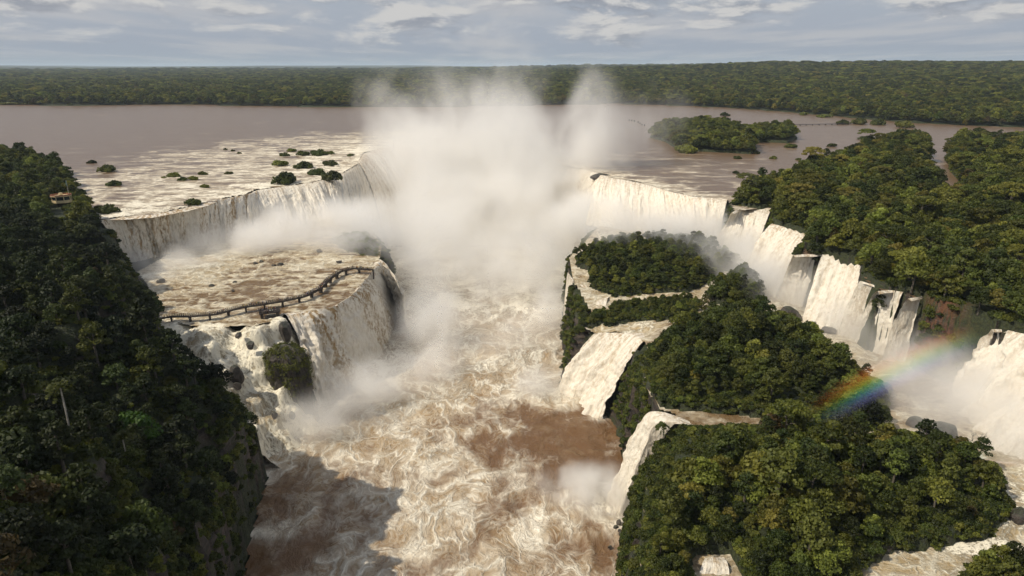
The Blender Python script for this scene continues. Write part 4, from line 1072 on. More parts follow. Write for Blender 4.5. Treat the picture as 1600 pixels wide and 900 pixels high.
# big outcrop between the rapids and the shelf fall, and the overgrown shelf corner
def outcrop(name, label, ring, ztop, zbot, seed, taper=1.25):
    """a rock mass lofted from a plan outline"""
    ring = np.array(ring); c = ring.mean(0); n = 64
    r, _ = resample([tuple(p) for p in ring]+[tuple(ring[0])], n+1); r = r[:n]
    V = []; m = 26
    for i in range(m):
        k = i/(m-1); z = zbot+(ztop-zbot)*k
        sc = taper-(taper-1)*k**.6
        if k > .85: sc *= 1-.55*((k-.85)/.15)**2
        q = c+(r-c)*sc
        d = (r-c)/np.hypot(*(r-c).T)[:, None]
        a = np.arctan2(d[:, 1], d[:, 0])
        nn = (fbm(np.cos(a)*2.2+seed, np.sin(a)*2.2+z/9, seed, 4)-.5)*7 + (ridged(np.cos(a)*5+seed, np.sin(a)*5+z/3, seed+4, 3)-.5)*2.2
        q = q+d*nn[:, None]*min(1, 1.6-k)
        zz = z+(fbm(q[:, 0]/5, q[:, 1]/5, seed+9, 3)-.5)*3*k
        V.append(np.column_stack([q, zz]))
    V = np.concatenate(V+[np.array([[c[0], c[1], ztop+1]])])
    idx = np.arange(m*n).reshape(m, n); nx = np.roll(idx, -1, 1)
    q = np.stack([idx[:-1].ravel(), nx[:-1].ravel(), nx[1:].ravel(), idx[1:].ravel()], 1)
    capq = np.stack([idx[-1], nx[-1], np.full(n, m*n), np.full(n, m*n)], 1)
    bm = bmesh.new(); vs = [bm.verts.new(v-np.array([c[0], c[1], zbot])) for v in V]
    for f in q: bm.faces.new([vs[i] for i in f])
    for f in capq: bm.faces.new([vs[i] for i in f[:3]])
    bmesh.ops.recalc_face_normals(bm, faces=bm.faces)
    me = bpy.data.meshes.new("rock_mass"); bm.to_mesh(me); bm.free(); me.materials.append(M_ROCK)
    root = bpy.data.objects.new(name, None); COL.objects.link(root); root.location = (c[0], c[1], zbot)
    root['label'] = label; root['category'] = 'outcrop'
    link("rock_mass", me, root)
    # moss and shrubs growing on the upper faces
    rg = np.random.default_rng(seed); pick = rg.choice(len(V)-1, 1500)
    pv = V[pick]-np.array([c[0], c[1], zbot]); keep = rg.uniform(0, 1, len(pv)) < np.clip((pv[:, 2]/(ztop-zbot)-.52)*2.2, .06, .8)
    pv = pv[keep]; C_ = []; N_ = []
    for p in pv:
        d = np.array([p[0], p[1], 4.0]); d /= np.linalg.norm(d)
        for j in range(24):
            nn = d+rg.normal(size=3)*.5; C_.append(p+rg.normal(size=3)*np.array([.8, .8, .5])+d*.3); N_.append(nn/np.linalg.norm(nn))
    Vq, qq = leaf_quads(np.array(C_), np.array(N_), .5, rg)
    link("growth", mesh_from("growth", Vq, qq, L_DARK, {'tone': np.repeat(rg.uniform(0, .8, len(C_)), 4)}, smooth=False), root)
    return root
hring, _ = world_pts([(414, 541, 41), (434, 532, 42), (462, 536, 41), (480, 553, 39), (478, 572, 33), (452, 575, 33), (424, 562, 37)])
outcrop("outcrop", "dark shrub-topped rock outcrop towering between the rapids and the thick brown fall", hring, 42, -3, 5, 1.22)
cring, _ = world_pts([(512, 374, 45), (540, 366, 45), (575, 366, 45), (594, 380, 45), (590, 402, 45), (565, 398, 45), (530, 388, 45)])
outcrop("outcrop", "mist-veiled dark rock ridge at the far corner of the walkway shelf", cring, 50, 6, 9, 1.12)

# ---------------------------------------------------------------- walkway with visitors
M_WOOD = simple_mat("weathered_wood", (.030, .022, .017), .85, .35, 1.5)
M_CONC = simple_mat("stained_concrete", (.055, .045, .038), .85, .3, 1.2)
def box_into(bm, c, half, ang=0.0, pitch=0.0):
    M_ = Matrix.Translation(c) @ Matrix.Rotation(ang, 4, 'Z') @ Matrix.Rotation(pitch, 4, 'Y') @ Matrix.Diagonal((half[0]*2, half[1]*2, half[2]*2, 1))
    bmesh.ops.create_cube(bm, size=1.0, matrix=M_)
def finish(name, bm, mat, parent, bevel=0):
    if bevel: bmesh.ops.bevel(bm, geom=bm.edges[:], offset=bevel, segments=1, affect='EDGES')
    me = bpy.data.meshes.new(name); bm.to_mesh(me); bm.free(); me.materials.append(mat)
    return link(name, me, parent)
DECK = 48.0
wpx = [(236, 501), (252, 497), (269, 494), (297, 494), (336, 491), (378, 480), (413, 475), (444, 470), (476, 463), (500, 451), (514, 436), (532, 424), (553, 419), (572, 421), (583, 421)]
wp, WL = resample([P(a, b, DECK)+(DECK,) for a, b in wpx], 90)
walk = bpy.data.objects.new("walkway", None); COL.objects.link(walk)
walk['label'] = "long curving wooden walkway with railings crossing the foaming shelf"; walk['category'] = 'walkway'
wd = np.gradient(wp[:, :2], axis=0); wd /= np.hypot(wd[:, 0], wd[:, 1])[:, None]; wn = np.column_stack([-wd[:, 1], wd[:, 0]])
walk.location = (wp[0, 0], wp[0, 1], ZM); O_ = np.array(walk.location)
def strip(name, off0, off1, z0, z1, mat):
    V = []
    for (o_, z_) in ((off0, z0), (off1, z0), (off1, z1), (off0, z1)):
        V.append(np.column_stack([wp[:, :2]+wn*o_, np.full(len(wp), z_)])-O_)
    n = len(wp); V = np.concatenate(V); Q = []
    for a in range(4):
        b = (a+1) % 4
        for i in range(n-1): Q.append((a*n+i, a*n+i+1, b*n+i+1, b*n+i))
    return V, Q
V, Q = strip('deck', -1.25, 1.25, DECK-.35, DECK, M_WOOD)
link("deck", mesh_from("deck", V, Q, M_WOOD, smooth=False), walk)
for side in (-1, 1):
    Vs, Qs = [], []
    for zz_, hh in ((DECK+1.08, .10), (DECK+.72, .06), (DECK+.40, .06)):
        V, Q = strip('r', side*1.2-.06, side*1.2+.06, zz_, zz_+hh, M_WOOD)
        o_ = sum(len(v) for v in Vs); Vs.append(V); Qs += [tuple(i+o_ for i in q) for q in Q]
    bm = bmesh.new(); vv = [bm.verts.new(v) for v in np.concatenate(Vs)]
    for q in Qs: bm.faces.new([vv[i] for i in q])
    ps, _ = resample([tuple(p)+(math.atan2(d[1], d[0]),) for p, d in zip(wp, wd)], int(WL/1.1))
    for p in ps:
        nx_, ny_ = -math.sin(p[3]), math.cos(p[3])
        box_into(bm, (p[0]+nx_*side*1.2-O_[0], p[1]+ny_*side*1.2-O_[1], DECK+.5-O_[2]), (.09, .09, .62), p[3])
    finish("railing", bm, M_WOOD, walk)
ps, _ = resample([tuple(p)+(math.atan2(d[1], d[0]),) for p, d in zip(wp, wd)], int(WL/9.0))
for p in ps[1:]:
    bm = bmesh.new(); box_into(bm, (p[0]-O_[0], p[1]-O_[1], -.4), (.35, 1.0, 2.9), p[3]); box_into(bm, (p[0]-O_[0], p[1]-O_[1], DECK-.6-O_[2]), (.45, 1.3, .24), p[3])
    finish("pier", bm, M_CONC, walk, .05)
# viewing platform at its side
pc = np.array(P(421, 486, DECK)); pdir = math.atan2(*(np.array(P(436, 484, DECK))-np.array(P(404, 488, DECK)))[::-1])
plat = bpy.data.objects.new("viewing_platform", None); COL.objects.link(plat); plat.location = (pc[0], pc[1], ZM); plat.rotation_euler = (0, 0, pdir)
plat['label'] = "square wooden viewing platform on concrete legs beside the walkway's middle"; plat['category'] = 'platform'
bm = bmesh.new(); box_into(bm, (0, 0, DECK-.2-ZM), (5.2, 3.4, .2)); finish("deck", bm, M_WOOD, plat)
for sx, sy, hx, hy in ((0, 3.3, 5.2, .06), (0, -3.3, 5.2, .06), (-5.1, 0, .06, 3.3), (5.1, 0, .06, 3.3)):
    bm = bmesh.new()
    for z_ in (1.12, .75, .4): box_into(bm, (sx, sy, DECK-ZM+z_), (hx, hy, .05))
    m_ = int(max(hx, hy)/.9)
    for i in range(-m_, m_+1):
        box_into(bm, (sx+(i*hx/m_ if hx > 1 else 0), sy+(i*hy/m_ if hy > 1 else 0), DECK-ZM+.55), (.07, .07, .6))
    finish("railing", bm, M_WOOD, plat)
for sx, sy in ((-4, -2.3), (4, -2.3), (-4, 2.3), (4, 2.3)):
    bm = bmesh.new(); box_into(bm, (sx, sy, .6), (.7, .7, 2.0)); finish("leg", bm, M_CONC, plat, .05)

# people: one continuous body each, a few poses and clothes
M_SKIN = simple_mat("skin", (.42, .26, .18), .6, .1); M_HAIR = simple_mat("dark_hair", (.02, .015, .012), .6, .2)
CLOTH = {k: simple_mat(k+" cloth", c, .8, .12) for k, c in dict(white=(.75, .74, .72), blue=(.06, .12, .30), red=(.42, .05, .04), black=(.02, .02, .025), yellow=(.60, .45, .06), grey=(.25, .25, .26), green=(.06, .18, .08)).items()}
M_TROUS = simple_mat("dark trousers", (.03, .035, .05), .8, .2)
def person_mesh(shirt, pose):
    arm = [((.19, 0, 1.40), (.26, .03, 1.13), (.25, .16, .90)), ((.19, 0, 1.40), (.28, .10, 1.15), (.16, .38, 1.18)), ((.19, 0, 1.40), (.27, .05, 1.16), (.08, .26, 1.48))][pose]
    pts = [(0, 0, .95), (0, -.02, 1.20), (0, 0, 1.42), (0, .01, 1.52), (0, .03, 1.63), (0, .03, 1.74)]
    rad = [.15, .14, .16, .055, .105, .08]; ed = [(0, 1), (1, 2), (2, 3), (3, 4), (4, 5)]
    for sx in (-1, 1):
        b = len(pts)
        for (x, y, z), r in zip(arm, (.065, .05, .035)): pts.append((x*sx, y, z)); rad.append(r)
        ed += [(2, b), (b, b+1), (b+1, b+2)]
        b = len(pts)
        for (x, y, z), r in (((.10, 0, .88), .10), ((.11, .03, .48), .068), ((.11, 0, .08), .045), ((.12, .15, .04), .04)): pts.append((x*sx, y, z)); rad.append(r)
        ed += [(0, b), (b, b+1), (b+1, b+2), (b+2, b+3)]
    me = bpy.data.meshes.new("person"); me.from_pydata(pts, ed, []); o = bpy.data.objects.new("person_skin", me); COL.objects.link(o)
    md = o.modifiers.new("skin", 'SKIN')
    for v, r in zip(me.skin_vertices[0].data, rad): v.radius = (r, r)
    me.skin_vertices[0].data[0].use_root = True
    s_ = o.modifiers.new("sub", 'SUBSURF'); s_.levels = 1
    dg = bpy.context.evaluated_depsgraph_get(); out = bpy.data.meshes.new_from_object(o.evaluated_get(dg))
    bpy.data.objects.remove(o); out.name = "person"
    out.materials.clear()
    for m_ in (M_TROUS, CLOTH[shirt], M_SKIN, M_HAIR): out.materials.append(m_)
    for p in out.polygons:
        c = p.center; p.use_smooth = True
        p.material_index = 0 if c.z < .98 else 3 if (c.z > 1.69 or (c.z > 1.58 and c.y < -.01)) else 2 if (c.z > 1.48 or abs(c.x) > .235) else 1
    return out
PM = {(s_, p_): person_mesh(s_, p_) for s_ in CLOTH for p_ in range(3)}
SHIRTS = ['white', 'white', 'blue', 'red', 'black', 'black', 'yellow', 'grey', 'grey', 'green']
pr = random.Random(3)
SEG = ["near its forest end", "on its straight middle stretch", "on its rising bend", "at its far tip over the falls"]
for i in range(150):
    k = pr.triangular(.10, .985, .62) if i < 132 else pr.uniform(.93, .99); j = int(k*89); off = pr.choice([-.85, .85, -.85, .3])
    sh = pr.choice(SHIRTS); o = link("person", PM[(sh, pr.randrange(3))])
    o.location = (wp[j, 0]+wn[j, 0]*off+pr.uniform(-.6, .6)*wd[j, 0], wp[j, 1]+wn[j, 1]*off+pr.uniform(-.6, .6)*wd[j, 1], DECK)
    o.rotation_euler = (0, 0, math.atan2(wn[j, 1], wn[j, 0])-math.pi/2+(0 if off > 0 else math.pi)+pr.uniform(-.7, .7)); s_ = pr.uniform(.93, 1.05); o.scale = (s_, s_, s_)
    sg = SEG[min(3, 0 if k < .32 else 1 if k < .68 else 2 if k < .92 else 3)]
    o['label'] = f"visitor in a {sh} shirt standing on the walkway {sg}"; o['category'] = 'person'; o['group'] = f"visitors in {sh} on the walkway {sg}"
for i in range(26):
    sh = pr.choice(SHIRTS); o = link("person", PM[(sh, pr.randrange(3))]); a = pr.uniform(-4.6, 4.6); b = pr.choice([-2.7, 2.6, -2.6, 0.5])
    o.location = (pc[0]+math.cos(pdir)*a-math.sin(pdir)*b, pc[1]+math.sin(pdir)*a+math.cos(pdir)*b, DECK); o.rotation_euler = (0, 0, pr.uniform(0, 6.28))
    o['label'] = f"visitor in a {sh} shirt standing on the square viewing platform"; o['category'] = 'person'; o['group'] = f"visitors in {sh} on the viewing platform"

# ---------------------------------------------------------------- lookout building
M_CREAM = simple_mat("cream render", (.62, .50, .29), .8, .12, .8); M_TILE = simple_mat("rust coping", (.28, .12, .07), .8, .25, 2.0)
M_GLASS = simple_mat("dark window glass", (.03, .035, .04), .15, .2); M_METAL = simple_mat("dark metal", (.05, .05, .055), .5, .2); M_FLAG = simple_mat("flag cloth", (.03, .09, .07), .8, .2)
def ngon_ring(bm, r0, r1, z0, z1, n=8, sy=.75, off=(0, 0)):
    """a wall ring (hollow) with n sides"""
    R = []
    for r, z in ((r1, z0), (r1, z1), (r0, z1), (r0, z0)):
        R.append([bm.verts.new((off[0]+r*math.cos(2*math.pi*(k+.5)/n), off[1]+r*sy*math.sin(2*math.pi*(k+.5)/n), z)) for k in range(n)])
    for a in range(4):
        for k in range(n): bm.faces.new((R[a][k], R[a][(k+1) % n], R[(a+1) % 4][(k+1) % n], R[(a+1) % 4][k]))
look = bpy.data.objects.new("lookout_building", None); COL.objects.link(look)
gz = float(height(np.array(TOWER[0]), np.array(TOWER[1])))
look.location = (TOWER[0], TOWER[1], gz); look.rotation_euler = (0, 0, .35)
look['label'] = "cream lookout building with a window band and roof terrace among the left trees"; look['category'] = 'building'
bm = bmesh.new(); ngon_ring(bm, .1, 3.2, -4, 3.0); finish("shaft", bm, M_CONC, look)
bm = bmesh.new(); ngon_ring(bm, .1, 6.4, 3.0, 3.3); finish("floor_slab", bm, M_CREAM, look)
bm = bmesh.new(); ngon_ring(bm, 6.15, 6.5, 3.3, 4.9); finish("parapet_wall", bm, M_CREAM, look)
bm = bmesh.new(); ngon_ring(bm, 5.3, 5.4, 4.0, 7.4); gl = finish("window_band", bm, M_GLASS, look)
for k in range(8):
    a = 2*math.pi*(k+.5)/8; bm = bmesh.new(); box_into(bm, (6.05*math.cos(a), 6.05*.75*math.sin(a), 6.15), (.2, .2, 1.24)); finish("post", bm, M_CREAM, look)
bm = bmesh.new(); ngon_ring(bm, .1, 6.7, 7.4, 7.8); rf = finish("roof", bm, M_CREAM, look)
bm = bmesh.new(); ngon_ring(bm, 6.3, 6.6, 7.8, 8.7); finish("parapet", bm, M_TILE, rf)
bm = bmesh.new(); ngon_ring(bm, 0.0, 1.2, 7.8, 9.6); finish("stair_head", bm, M_CREAM, rf)
bm = bmesh.new(); box_into(bm, (8.4, -4.6, 1.0), (4.0, .22, .95), .45); box_into(bm, (8.0, -3.2, .2), (4.0, 1.6, .18), .45); finish("lower_balcony", bm, M_CREAM, look)
pole = bpy.data.objects.new("flagpole", None); COL.objects.link(pole); pole.location = (TOWER[0]+3.0, TOWER[1]+4.0, gz+7.8)
pole['label'] = "flagpole with a limp dark flag on the lookout building's roof"; pole['category'] = 'flagpole'
v, f = tube([(0, 0, 0), (0, 0, 10)], [.16, .09]); link("pole", mesh_from("pole", v, f, M_PALE), pole)
fl = [(0.05, 0, 9.8), (-.7, .2, 9.2), (-.9, .1, 7.8), (-.5, -.2, 6.0), (.2, 0, 5.6), (.25, .1, 7.8)]
bm = bmesh.new(); vs = [bm.verts.new(p) for p in fl]; bm.faces.new(vs); ex = bmesh.ops.extrude_face_region(bm, geom=bm.faces[:]); bmesh.ops.translate(bm, vec=(.1, .12, 0), verts=[g for g in ex['geom'] if isinstance(g, bmesh.types.BMVert)]); finish("flag", bm, M_FLAG, pole)

# far footbridge on the right river and the old posts left of the wooded island
fbp = [(1222, 195.5), (1262, 194.5), (1300, 194), (1330, 193)]
fp, FL_ = resample([P(a, b, ZU+1.6)+(ZU+1.6,) for a, b in fbp], 24)
fb = bpy.data.objects.new("footbridge", None); COL.objects.link(fb); fb.location = (fp[0, 0], fp[0, 1], ZU)
fb['label'] = "thin low footbridge crossing the far river from the smaller wooded island"; fb['category'] = 'footbridge'
bm = bmesh.new(); bm2 = bmesh.new()
for a, b in zip(fp[:-1], fp[1:]):
    m_ = (a+b)/2; ang = math.atan2(b[1]-a[1], b[0]-a[0]); L_ = math.hypot(*(b-a)[:2])/2
    box_into(bm, (m_[0]-fb.location.x, m_[1]-fb.location.y, 1.6), (L_, 1.0, .28), ang)
    box_into(bm2, (m_[0]-fb.location.x, m_[1]-fb.location.y, 2.7), (L_, .9, .10), ang)
finish("deck", bm, M_METAL, fb); finish("railing", bm2, M_METAL, fb)
for p in fp[::2]:
    bm = bmesh.new(); box_into(bm, (p[0]-fb.location.x, p[1]-fb.location.y, .2), (.5, .8, 1.5)); finish("pier", bm, M_CONC, fb)
for i, (px, py) in enumerate([(983, 189), (987, 189.5), (991, 190), (997, 192), (1000, 194), (1003, 196), (1007, 197)]):
    x, y = P(px, py, ZU); bm = bmesh.new(); box_into(bm, (0, 0, .8), (.8, .8, 1.6), .3*i); box_into(bm, (0, 0, 2.7), (1.3, .5, .35), .3*i)
    me = bpy.data.meshes.new("bridge_pier"); bm.to_mesh(me); bm.free(); me.materials.append(M_CONC)
    link("bridge_pier", me, loc=(x, y, ZU), label="old broken pier in the row left of the wooded river island", category="pier", group="old broken piers in the river")

# palms, bare tree and the bright tree on the dark slope
def palm(px, py, zb, hgt, label, bark=M_PALE, fr=2.6):
    x, y = P(px, py, zb)
    zb = float(height(np.array(x), np.array(y)))
    o = bpy.data.objects.new("palm_tree", None); COL.objects.link(o); o.location = (x, y, zb-.3); o['label'] = label; o['category'] = 'palm tree'
    v, f = tube([(0, 0, 0), (.15, .05, hgt*.5), (.1, 0, hgt)], [.24, .19, .15]); link("trunk", mesh_from("trunk", v, f, bark), o)
    rg = np.random.default_rng(int(px)); C_, N_ = [], []
    for k in range(16):
        a = k*2.4; up = rg.uniform(.0, 1.1)
        for t in np.linspace(.1, 1, 12):
            r = fr*t; p = np.array([r*math.cos(a), r*math.sin(a), hgt+up*fr*t-1.15*fr*t*t])
            for j in range(3): C_.append(p+rg.normal(size=3)*.16); N_.append([-math.sin(a)*.4+rg.normal()*.3, math.cos(a)*.4+rg.normal()*.3, .8])
    N_ = np.array(N_); N_ /= np.linalg.norm(N_, axis=1)[:, None]
    V, q = leaf_quads(np.array(C_), N_, .42, rg, 2.0)
    link("crown", mesh_from("crown", V, q, L_MID, {'tone': np.repeat(rg.uniform(.2, .8, len(C_)), 4)}, smooth=False), o)
palm(124, 742, 84, 14, "palm tree with a long pale trunk on the dark left slope")
palm(120, 296, 76, 9, "small round-headed palm tree beside the river behind the lookout")
palm(196, 712, 75, 13, "palm tree half hidden in shade, right of the pale-trunked palm")
palm(765+270, 690, 47, 8, "slender palm tree at the creek edge above the tall waterfall")
def bare_tree(px, py, z, hgt, label, seed):
    x, y = P(px, py, z); rg = random.Random(seed)
    o = bpy.data.objects.new("bare_tree", None); COL.objects.link(o); o.location = (x, y, float(height(np.array(x), np.array(y)))-.3); o['label'] = label; o['category'] = 'tree'
    Vt, Ft, Vb, Fb = [], [], [], []
    def add(V, Fc, p, r, seg=5):
        v, f = tube(p, r, seg); o_ = len(V); V.extend(v); Fc.extend([tuple(i+o_ for i in t) for t in f])
    add(Vt, Ft, [(0, 0, 0), (.3, 0, hgt*.2), (.1, .2, hgt*.42)], [.38, .30, .22], 8)
    def grow(p, d, L, r, n):
        q = p+d*L; mid = p+d*L*.5+Vector((rg.gauss(0, .1), rg.gauss(0, .1), rg.gauss(0, .1)))*L
        add(Vb, Fb, [p, mid, q], [r, r*.75, r*.5])
        if n == 0: return
        for _ in range(3):
            dd = (d+Vector((rg.gauss(0, .55), rg.gauss(0, .55), rg.gauss(.1, .35)))).normalized(); grow(q, dd, L*rg.uniform(.6, .8), r*.55, n-1)
    for k in range(4): grow(Vector((.1, .2, hgt*.40)), Vector((math.cos(k*1.6)*.8, math.sin(k*1.6)*.8, .8)).normalized(), hgt*.22, .15, 3)
    link("trunk", mesh_from("trunk", Vt, Ft, M_BARK), o); link("branches", mesh_from("branches", Vb, Fb, M_BARK), o)
bare_tree(1522, 705, 46, 11, "bare grey leafless tree on the near island beside the largest boulder", 4)
for (px, py, z, k, s, lab) in [(205, 632, 78, 'bright', 1.35, "bright yellow-green tree standing out on the dark left slope"),
                              (1186, 500, 47, 'lumpy_dark', 1.05, "tallest dark tree on the crest of the middle island, against the mist"),
                              (1130, 470, 45, 'round_dark', .75, "rounded dark tree on the knoll beside the mist"),
                              (1100, 478, 44, 'tall', .8, "slim columnar dark tree on the terrace left of the knoll"),
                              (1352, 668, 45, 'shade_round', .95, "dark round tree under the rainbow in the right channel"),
                              (128, 335, 76, 'round_dark', 1.1, "broad dark tree right of the lookout building")]:
    x, y = P(px, py, z)
    plant((x, y, float(height(np.array(x), np.array(y)))-.3, k, s, px % 6, ''), lab)

# ---------------------------------------------------------------- spray
def mist_mat(name, col, gain, g=0.0):
    m, nb, out = material(name)
    den = nb.attr('density').outputs['Fac']
    v = nb.new('ShaderNodeVolumePrincipled', {'Color': col, 'Anisotropy': g, 'Density': 1.0})
    v.inputs['Density Attribute'].default_value = ''
    nb.l.new(nb.m('MULTIPLY', den, gain), v.inputs['Density'])
    nb.l.new(v.outputs[0], out.inputs['Volume']); return m
M_MIST = mist_mat("water_spray", (1.0, .992, .975), 1.0)
def spray(name, blobs, lo, hi, vox, nscale, cut, gain, seed=0.0, stretch=(1, 1, .8), nlo=.36, nhi=.66, **props):
    """blobs: (x, y, z, rx, ry, rz, weight); density = gain * max(0, sum of soft blobs * cloudy noise - cut)"""
    vd = bpy.data.volumes.new(name); o = link(name, vd, **props); vd.materials.append(M_MIST)
    g = bpy.data.node_groups.new(name, 'GeometryNodeTree')
    g.interface.new_socket('Geometry', in_out='INPUT', socket_type='NodeSocketGeometry'); g.interface.new_socket('Geometry', in_out='OUTPUT', socket_type='NodeSocketGeometry')
    n = NB(g); go = n.new('NodeGroupOutput')
    pos = n.new('GeometryNodeInputPosition').outputs[0]
    tot = None
    for (x, y, z, rx, ry, rz, w) in blobs:
        q = n.v('MULTIPLY', n.v('SUBTRACT', pos, (x, y, z)), (1/rx, 1/ry, 1/rz))
        e = n.m('MULTIPLY', n.m('EXPONENT', n.m('MULTIPLY', n.v('DOT_PRODUCT', q, q), -1.0)), w)
        tot = e if tot is None else n.m('ADD', tot, e)
    sp_ = n.v('MULTIPLY', n.v('ADD', pos, (seed*131, seed*57, seed*17)), stretch)
    warp = n.new('ShaderNodeTexNoise', {'Vector': sp_}); warp.inputs['Scale'].default_value = nscale*.5; warp.inputs['Detail'].default_value = 2
    sp2 = n.v('ADD', sp_, n.v('SCALE', n.v('SUBTRACT', warp.outputs['Color'], (.5, .5, .5)), .9/nscale))
    f = n.noise(sp2, nscale, 7, .66)
    f = n.ramp(f, nlo, nhi, .0, 1.85, False)
    edge = n.m('SUBTRACT', n.m('MULTIPLY', tot, f), cut)
    dens = n.m('MULTIPLY', n.m('MAXIMUM', edge, 0.0), gain)
    vc = n.new('GeometryNodeVolumeCube', {'Density': dens})
    vc.inputs['Min'].default_value = lo; vc.inputs['Max'].default_value = hi
    for ax, a, b in (('X', lo[0], hi[0]), ('Y', lo[1], hi[1]), ('Z', lo[2], hi[2])): vc.inputs['Resolution '+ax].default_value = int((b-a)/vox)
    sm = n.new('GeometryNodeSetMaterial'); sm.inputs['Material'].default_value = M_MIST
    n.l.new(vc.outputs[0], sm.inputs[0]); n.l.new(sm.outputs[0], go.inputs[0])
    md = o.modifiers.new("mist", 'NODES'); md.node_group = g
    return o
spray("spray_plume", [(-30, 735, 40, 66, 130, 52, 1.35), (-90, 715, 95, 42, 60, 38, .75), (76, 700, 100, 36, 60, 42, .62), (-5, 720, 95, 62, 80, 52, .95), (-58, 700, 148, 34, 40, 32, .45), (68, 700, 150, 26, 36, 36, .34),
                      (10, 710, 150, 26, 40, 26, .30), (-140, 760, 115, 44, 60, 62, .34), (150, 720, 115, 48, 50, 50, .30), (-10, 720, 200, 60, 60, 34, .19), (-80, 690, 55, 55, 110, 34, .45), (62, 680, 60, 44, 90, 36, .42),
                      (-25, 590, 28, 48, 100, 38, .95), (-18, 480, 12, 46, 66, 20, .62), (-66, 510, 40, 24, 60, 26, .6), (36, 600, 42, 26, 60, 30, .8), (20, 530, 22, 30, 60, 24, .85), (8, 455, 9, 40, 50, 15, .55), (-30, 400, 6, 44, 36, 11, .45), (40, 655, 45, 18, 42, 30, .7)],
      (-250, 320, -4), (250, 960, 260), 2.6, .0165, .19, .026, 1.3, nlo=.39, nhi=.61, kind="stuff")
spray("spray_drift", [(-240, 434, 48, 40, 15, 8, 1.0), (-205, 482, 50, 46, 24, 11, 1.1), (-158, 520, 53, 44, 32, 14, 1.1), (-122, 570, 46, 28, 46, 18, .75), (-112, 480, 51, 26, 30, 12, .6),
                      (-52, 405, 16, 17, 34, 20, .7), (-50, 360, 9, 22, 24, 12, .75), (-88, 294, 6, 18, 15, 13, 1.2), (-74, 322, 8, 15, 16, 14, 1.1), (-100, 288, 9, 10, 10, 10, .6), (-225, 405, 46.5, 22, 20, 5, .35)],
      (-310, 260, -3), (-20, 680, 110), 2.6, .030, .10, .085, 2, kind="stuff")
spray("spray_veil", [(62, 596, 44, 32, 34, 20, .9), (100, 552, 54, 50, 26, 13, 1.0), (138, 498, 55, 38, 28, 12, 1.0), (150, 438, 54, 30, 30, 12, 1.0), (158, 384, 54, 24, 32, 12, .9), (163, 335, 53, 24, 28, 11, .85), (172, 292, 52, 20, 22, 9, .55),
                     (176, 258, 53, 26, 24, 11, .55), (194, 224, 54, 25, 24, 14, .95), (172, 210, 50, 22, 18, 8, .7), (174, 228, 52, 26, 22, 11, .85), (16, 340, 5, 14, 13, 9, .9), (26, 455, 8, 11, 26, 18, .9), (90, 478, 58, 56, 30, 11, .45), (165, 500, 95, 30, 30, 14, .12)],
      (-10, 160, -3), (270, 680, 110), 2.6, .033, .10, .080, 3, kind="stuff")
spray("spray_puff", [(38, 236, 5, 12, 10, 10, 1.15), (29, 243, 5, 12, 10, 7, .85), (18, 248, 4, 10, 8, 4, .35)], (-8, 205, -2), (66, 275, 30), .9, .09, .10, .15, 4, kind="stuff")

# ---------------------------------------------------------------- rainbow: refracted light put into the colour of a thin scattering arc
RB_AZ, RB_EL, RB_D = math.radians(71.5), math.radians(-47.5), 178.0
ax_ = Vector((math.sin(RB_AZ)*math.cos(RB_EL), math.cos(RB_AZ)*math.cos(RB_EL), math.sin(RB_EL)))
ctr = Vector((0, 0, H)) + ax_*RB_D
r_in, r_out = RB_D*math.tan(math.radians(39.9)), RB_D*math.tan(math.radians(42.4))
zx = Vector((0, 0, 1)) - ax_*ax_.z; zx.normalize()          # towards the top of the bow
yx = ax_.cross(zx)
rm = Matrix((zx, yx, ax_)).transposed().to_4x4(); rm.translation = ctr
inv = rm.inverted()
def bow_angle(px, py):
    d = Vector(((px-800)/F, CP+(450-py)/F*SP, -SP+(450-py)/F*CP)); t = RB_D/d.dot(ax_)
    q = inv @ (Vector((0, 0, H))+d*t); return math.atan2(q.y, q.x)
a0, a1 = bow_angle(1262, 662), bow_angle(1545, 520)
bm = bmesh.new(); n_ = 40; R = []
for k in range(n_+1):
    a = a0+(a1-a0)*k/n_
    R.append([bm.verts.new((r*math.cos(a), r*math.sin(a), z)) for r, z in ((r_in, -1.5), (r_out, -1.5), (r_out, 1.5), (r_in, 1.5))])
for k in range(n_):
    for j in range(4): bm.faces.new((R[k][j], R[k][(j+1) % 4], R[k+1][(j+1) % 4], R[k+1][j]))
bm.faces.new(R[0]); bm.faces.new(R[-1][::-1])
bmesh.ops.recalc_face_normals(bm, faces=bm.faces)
m, nb, out = material("rainbow_colour_arc")
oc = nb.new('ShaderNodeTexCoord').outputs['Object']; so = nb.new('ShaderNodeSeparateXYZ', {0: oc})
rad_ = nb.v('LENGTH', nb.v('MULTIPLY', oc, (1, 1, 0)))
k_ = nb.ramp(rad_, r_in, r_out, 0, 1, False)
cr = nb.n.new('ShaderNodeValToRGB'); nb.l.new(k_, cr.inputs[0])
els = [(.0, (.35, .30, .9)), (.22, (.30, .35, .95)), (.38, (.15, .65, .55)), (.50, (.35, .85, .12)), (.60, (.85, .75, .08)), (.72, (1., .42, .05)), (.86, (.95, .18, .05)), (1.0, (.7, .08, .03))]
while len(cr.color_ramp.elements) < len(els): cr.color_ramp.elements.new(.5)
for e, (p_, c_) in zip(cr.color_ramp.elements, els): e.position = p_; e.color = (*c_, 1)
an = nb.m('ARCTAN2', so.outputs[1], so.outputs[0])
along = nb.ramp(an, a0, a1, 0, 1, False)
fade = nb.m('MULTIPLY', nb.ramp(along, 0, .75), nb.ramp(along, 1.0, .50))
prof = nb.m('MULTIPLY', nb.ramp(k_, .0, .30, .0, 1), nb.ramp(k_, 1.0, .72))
dn = nb.m('MULTIPLY', nb.m('MULTIPLY', fade, prof), .14)
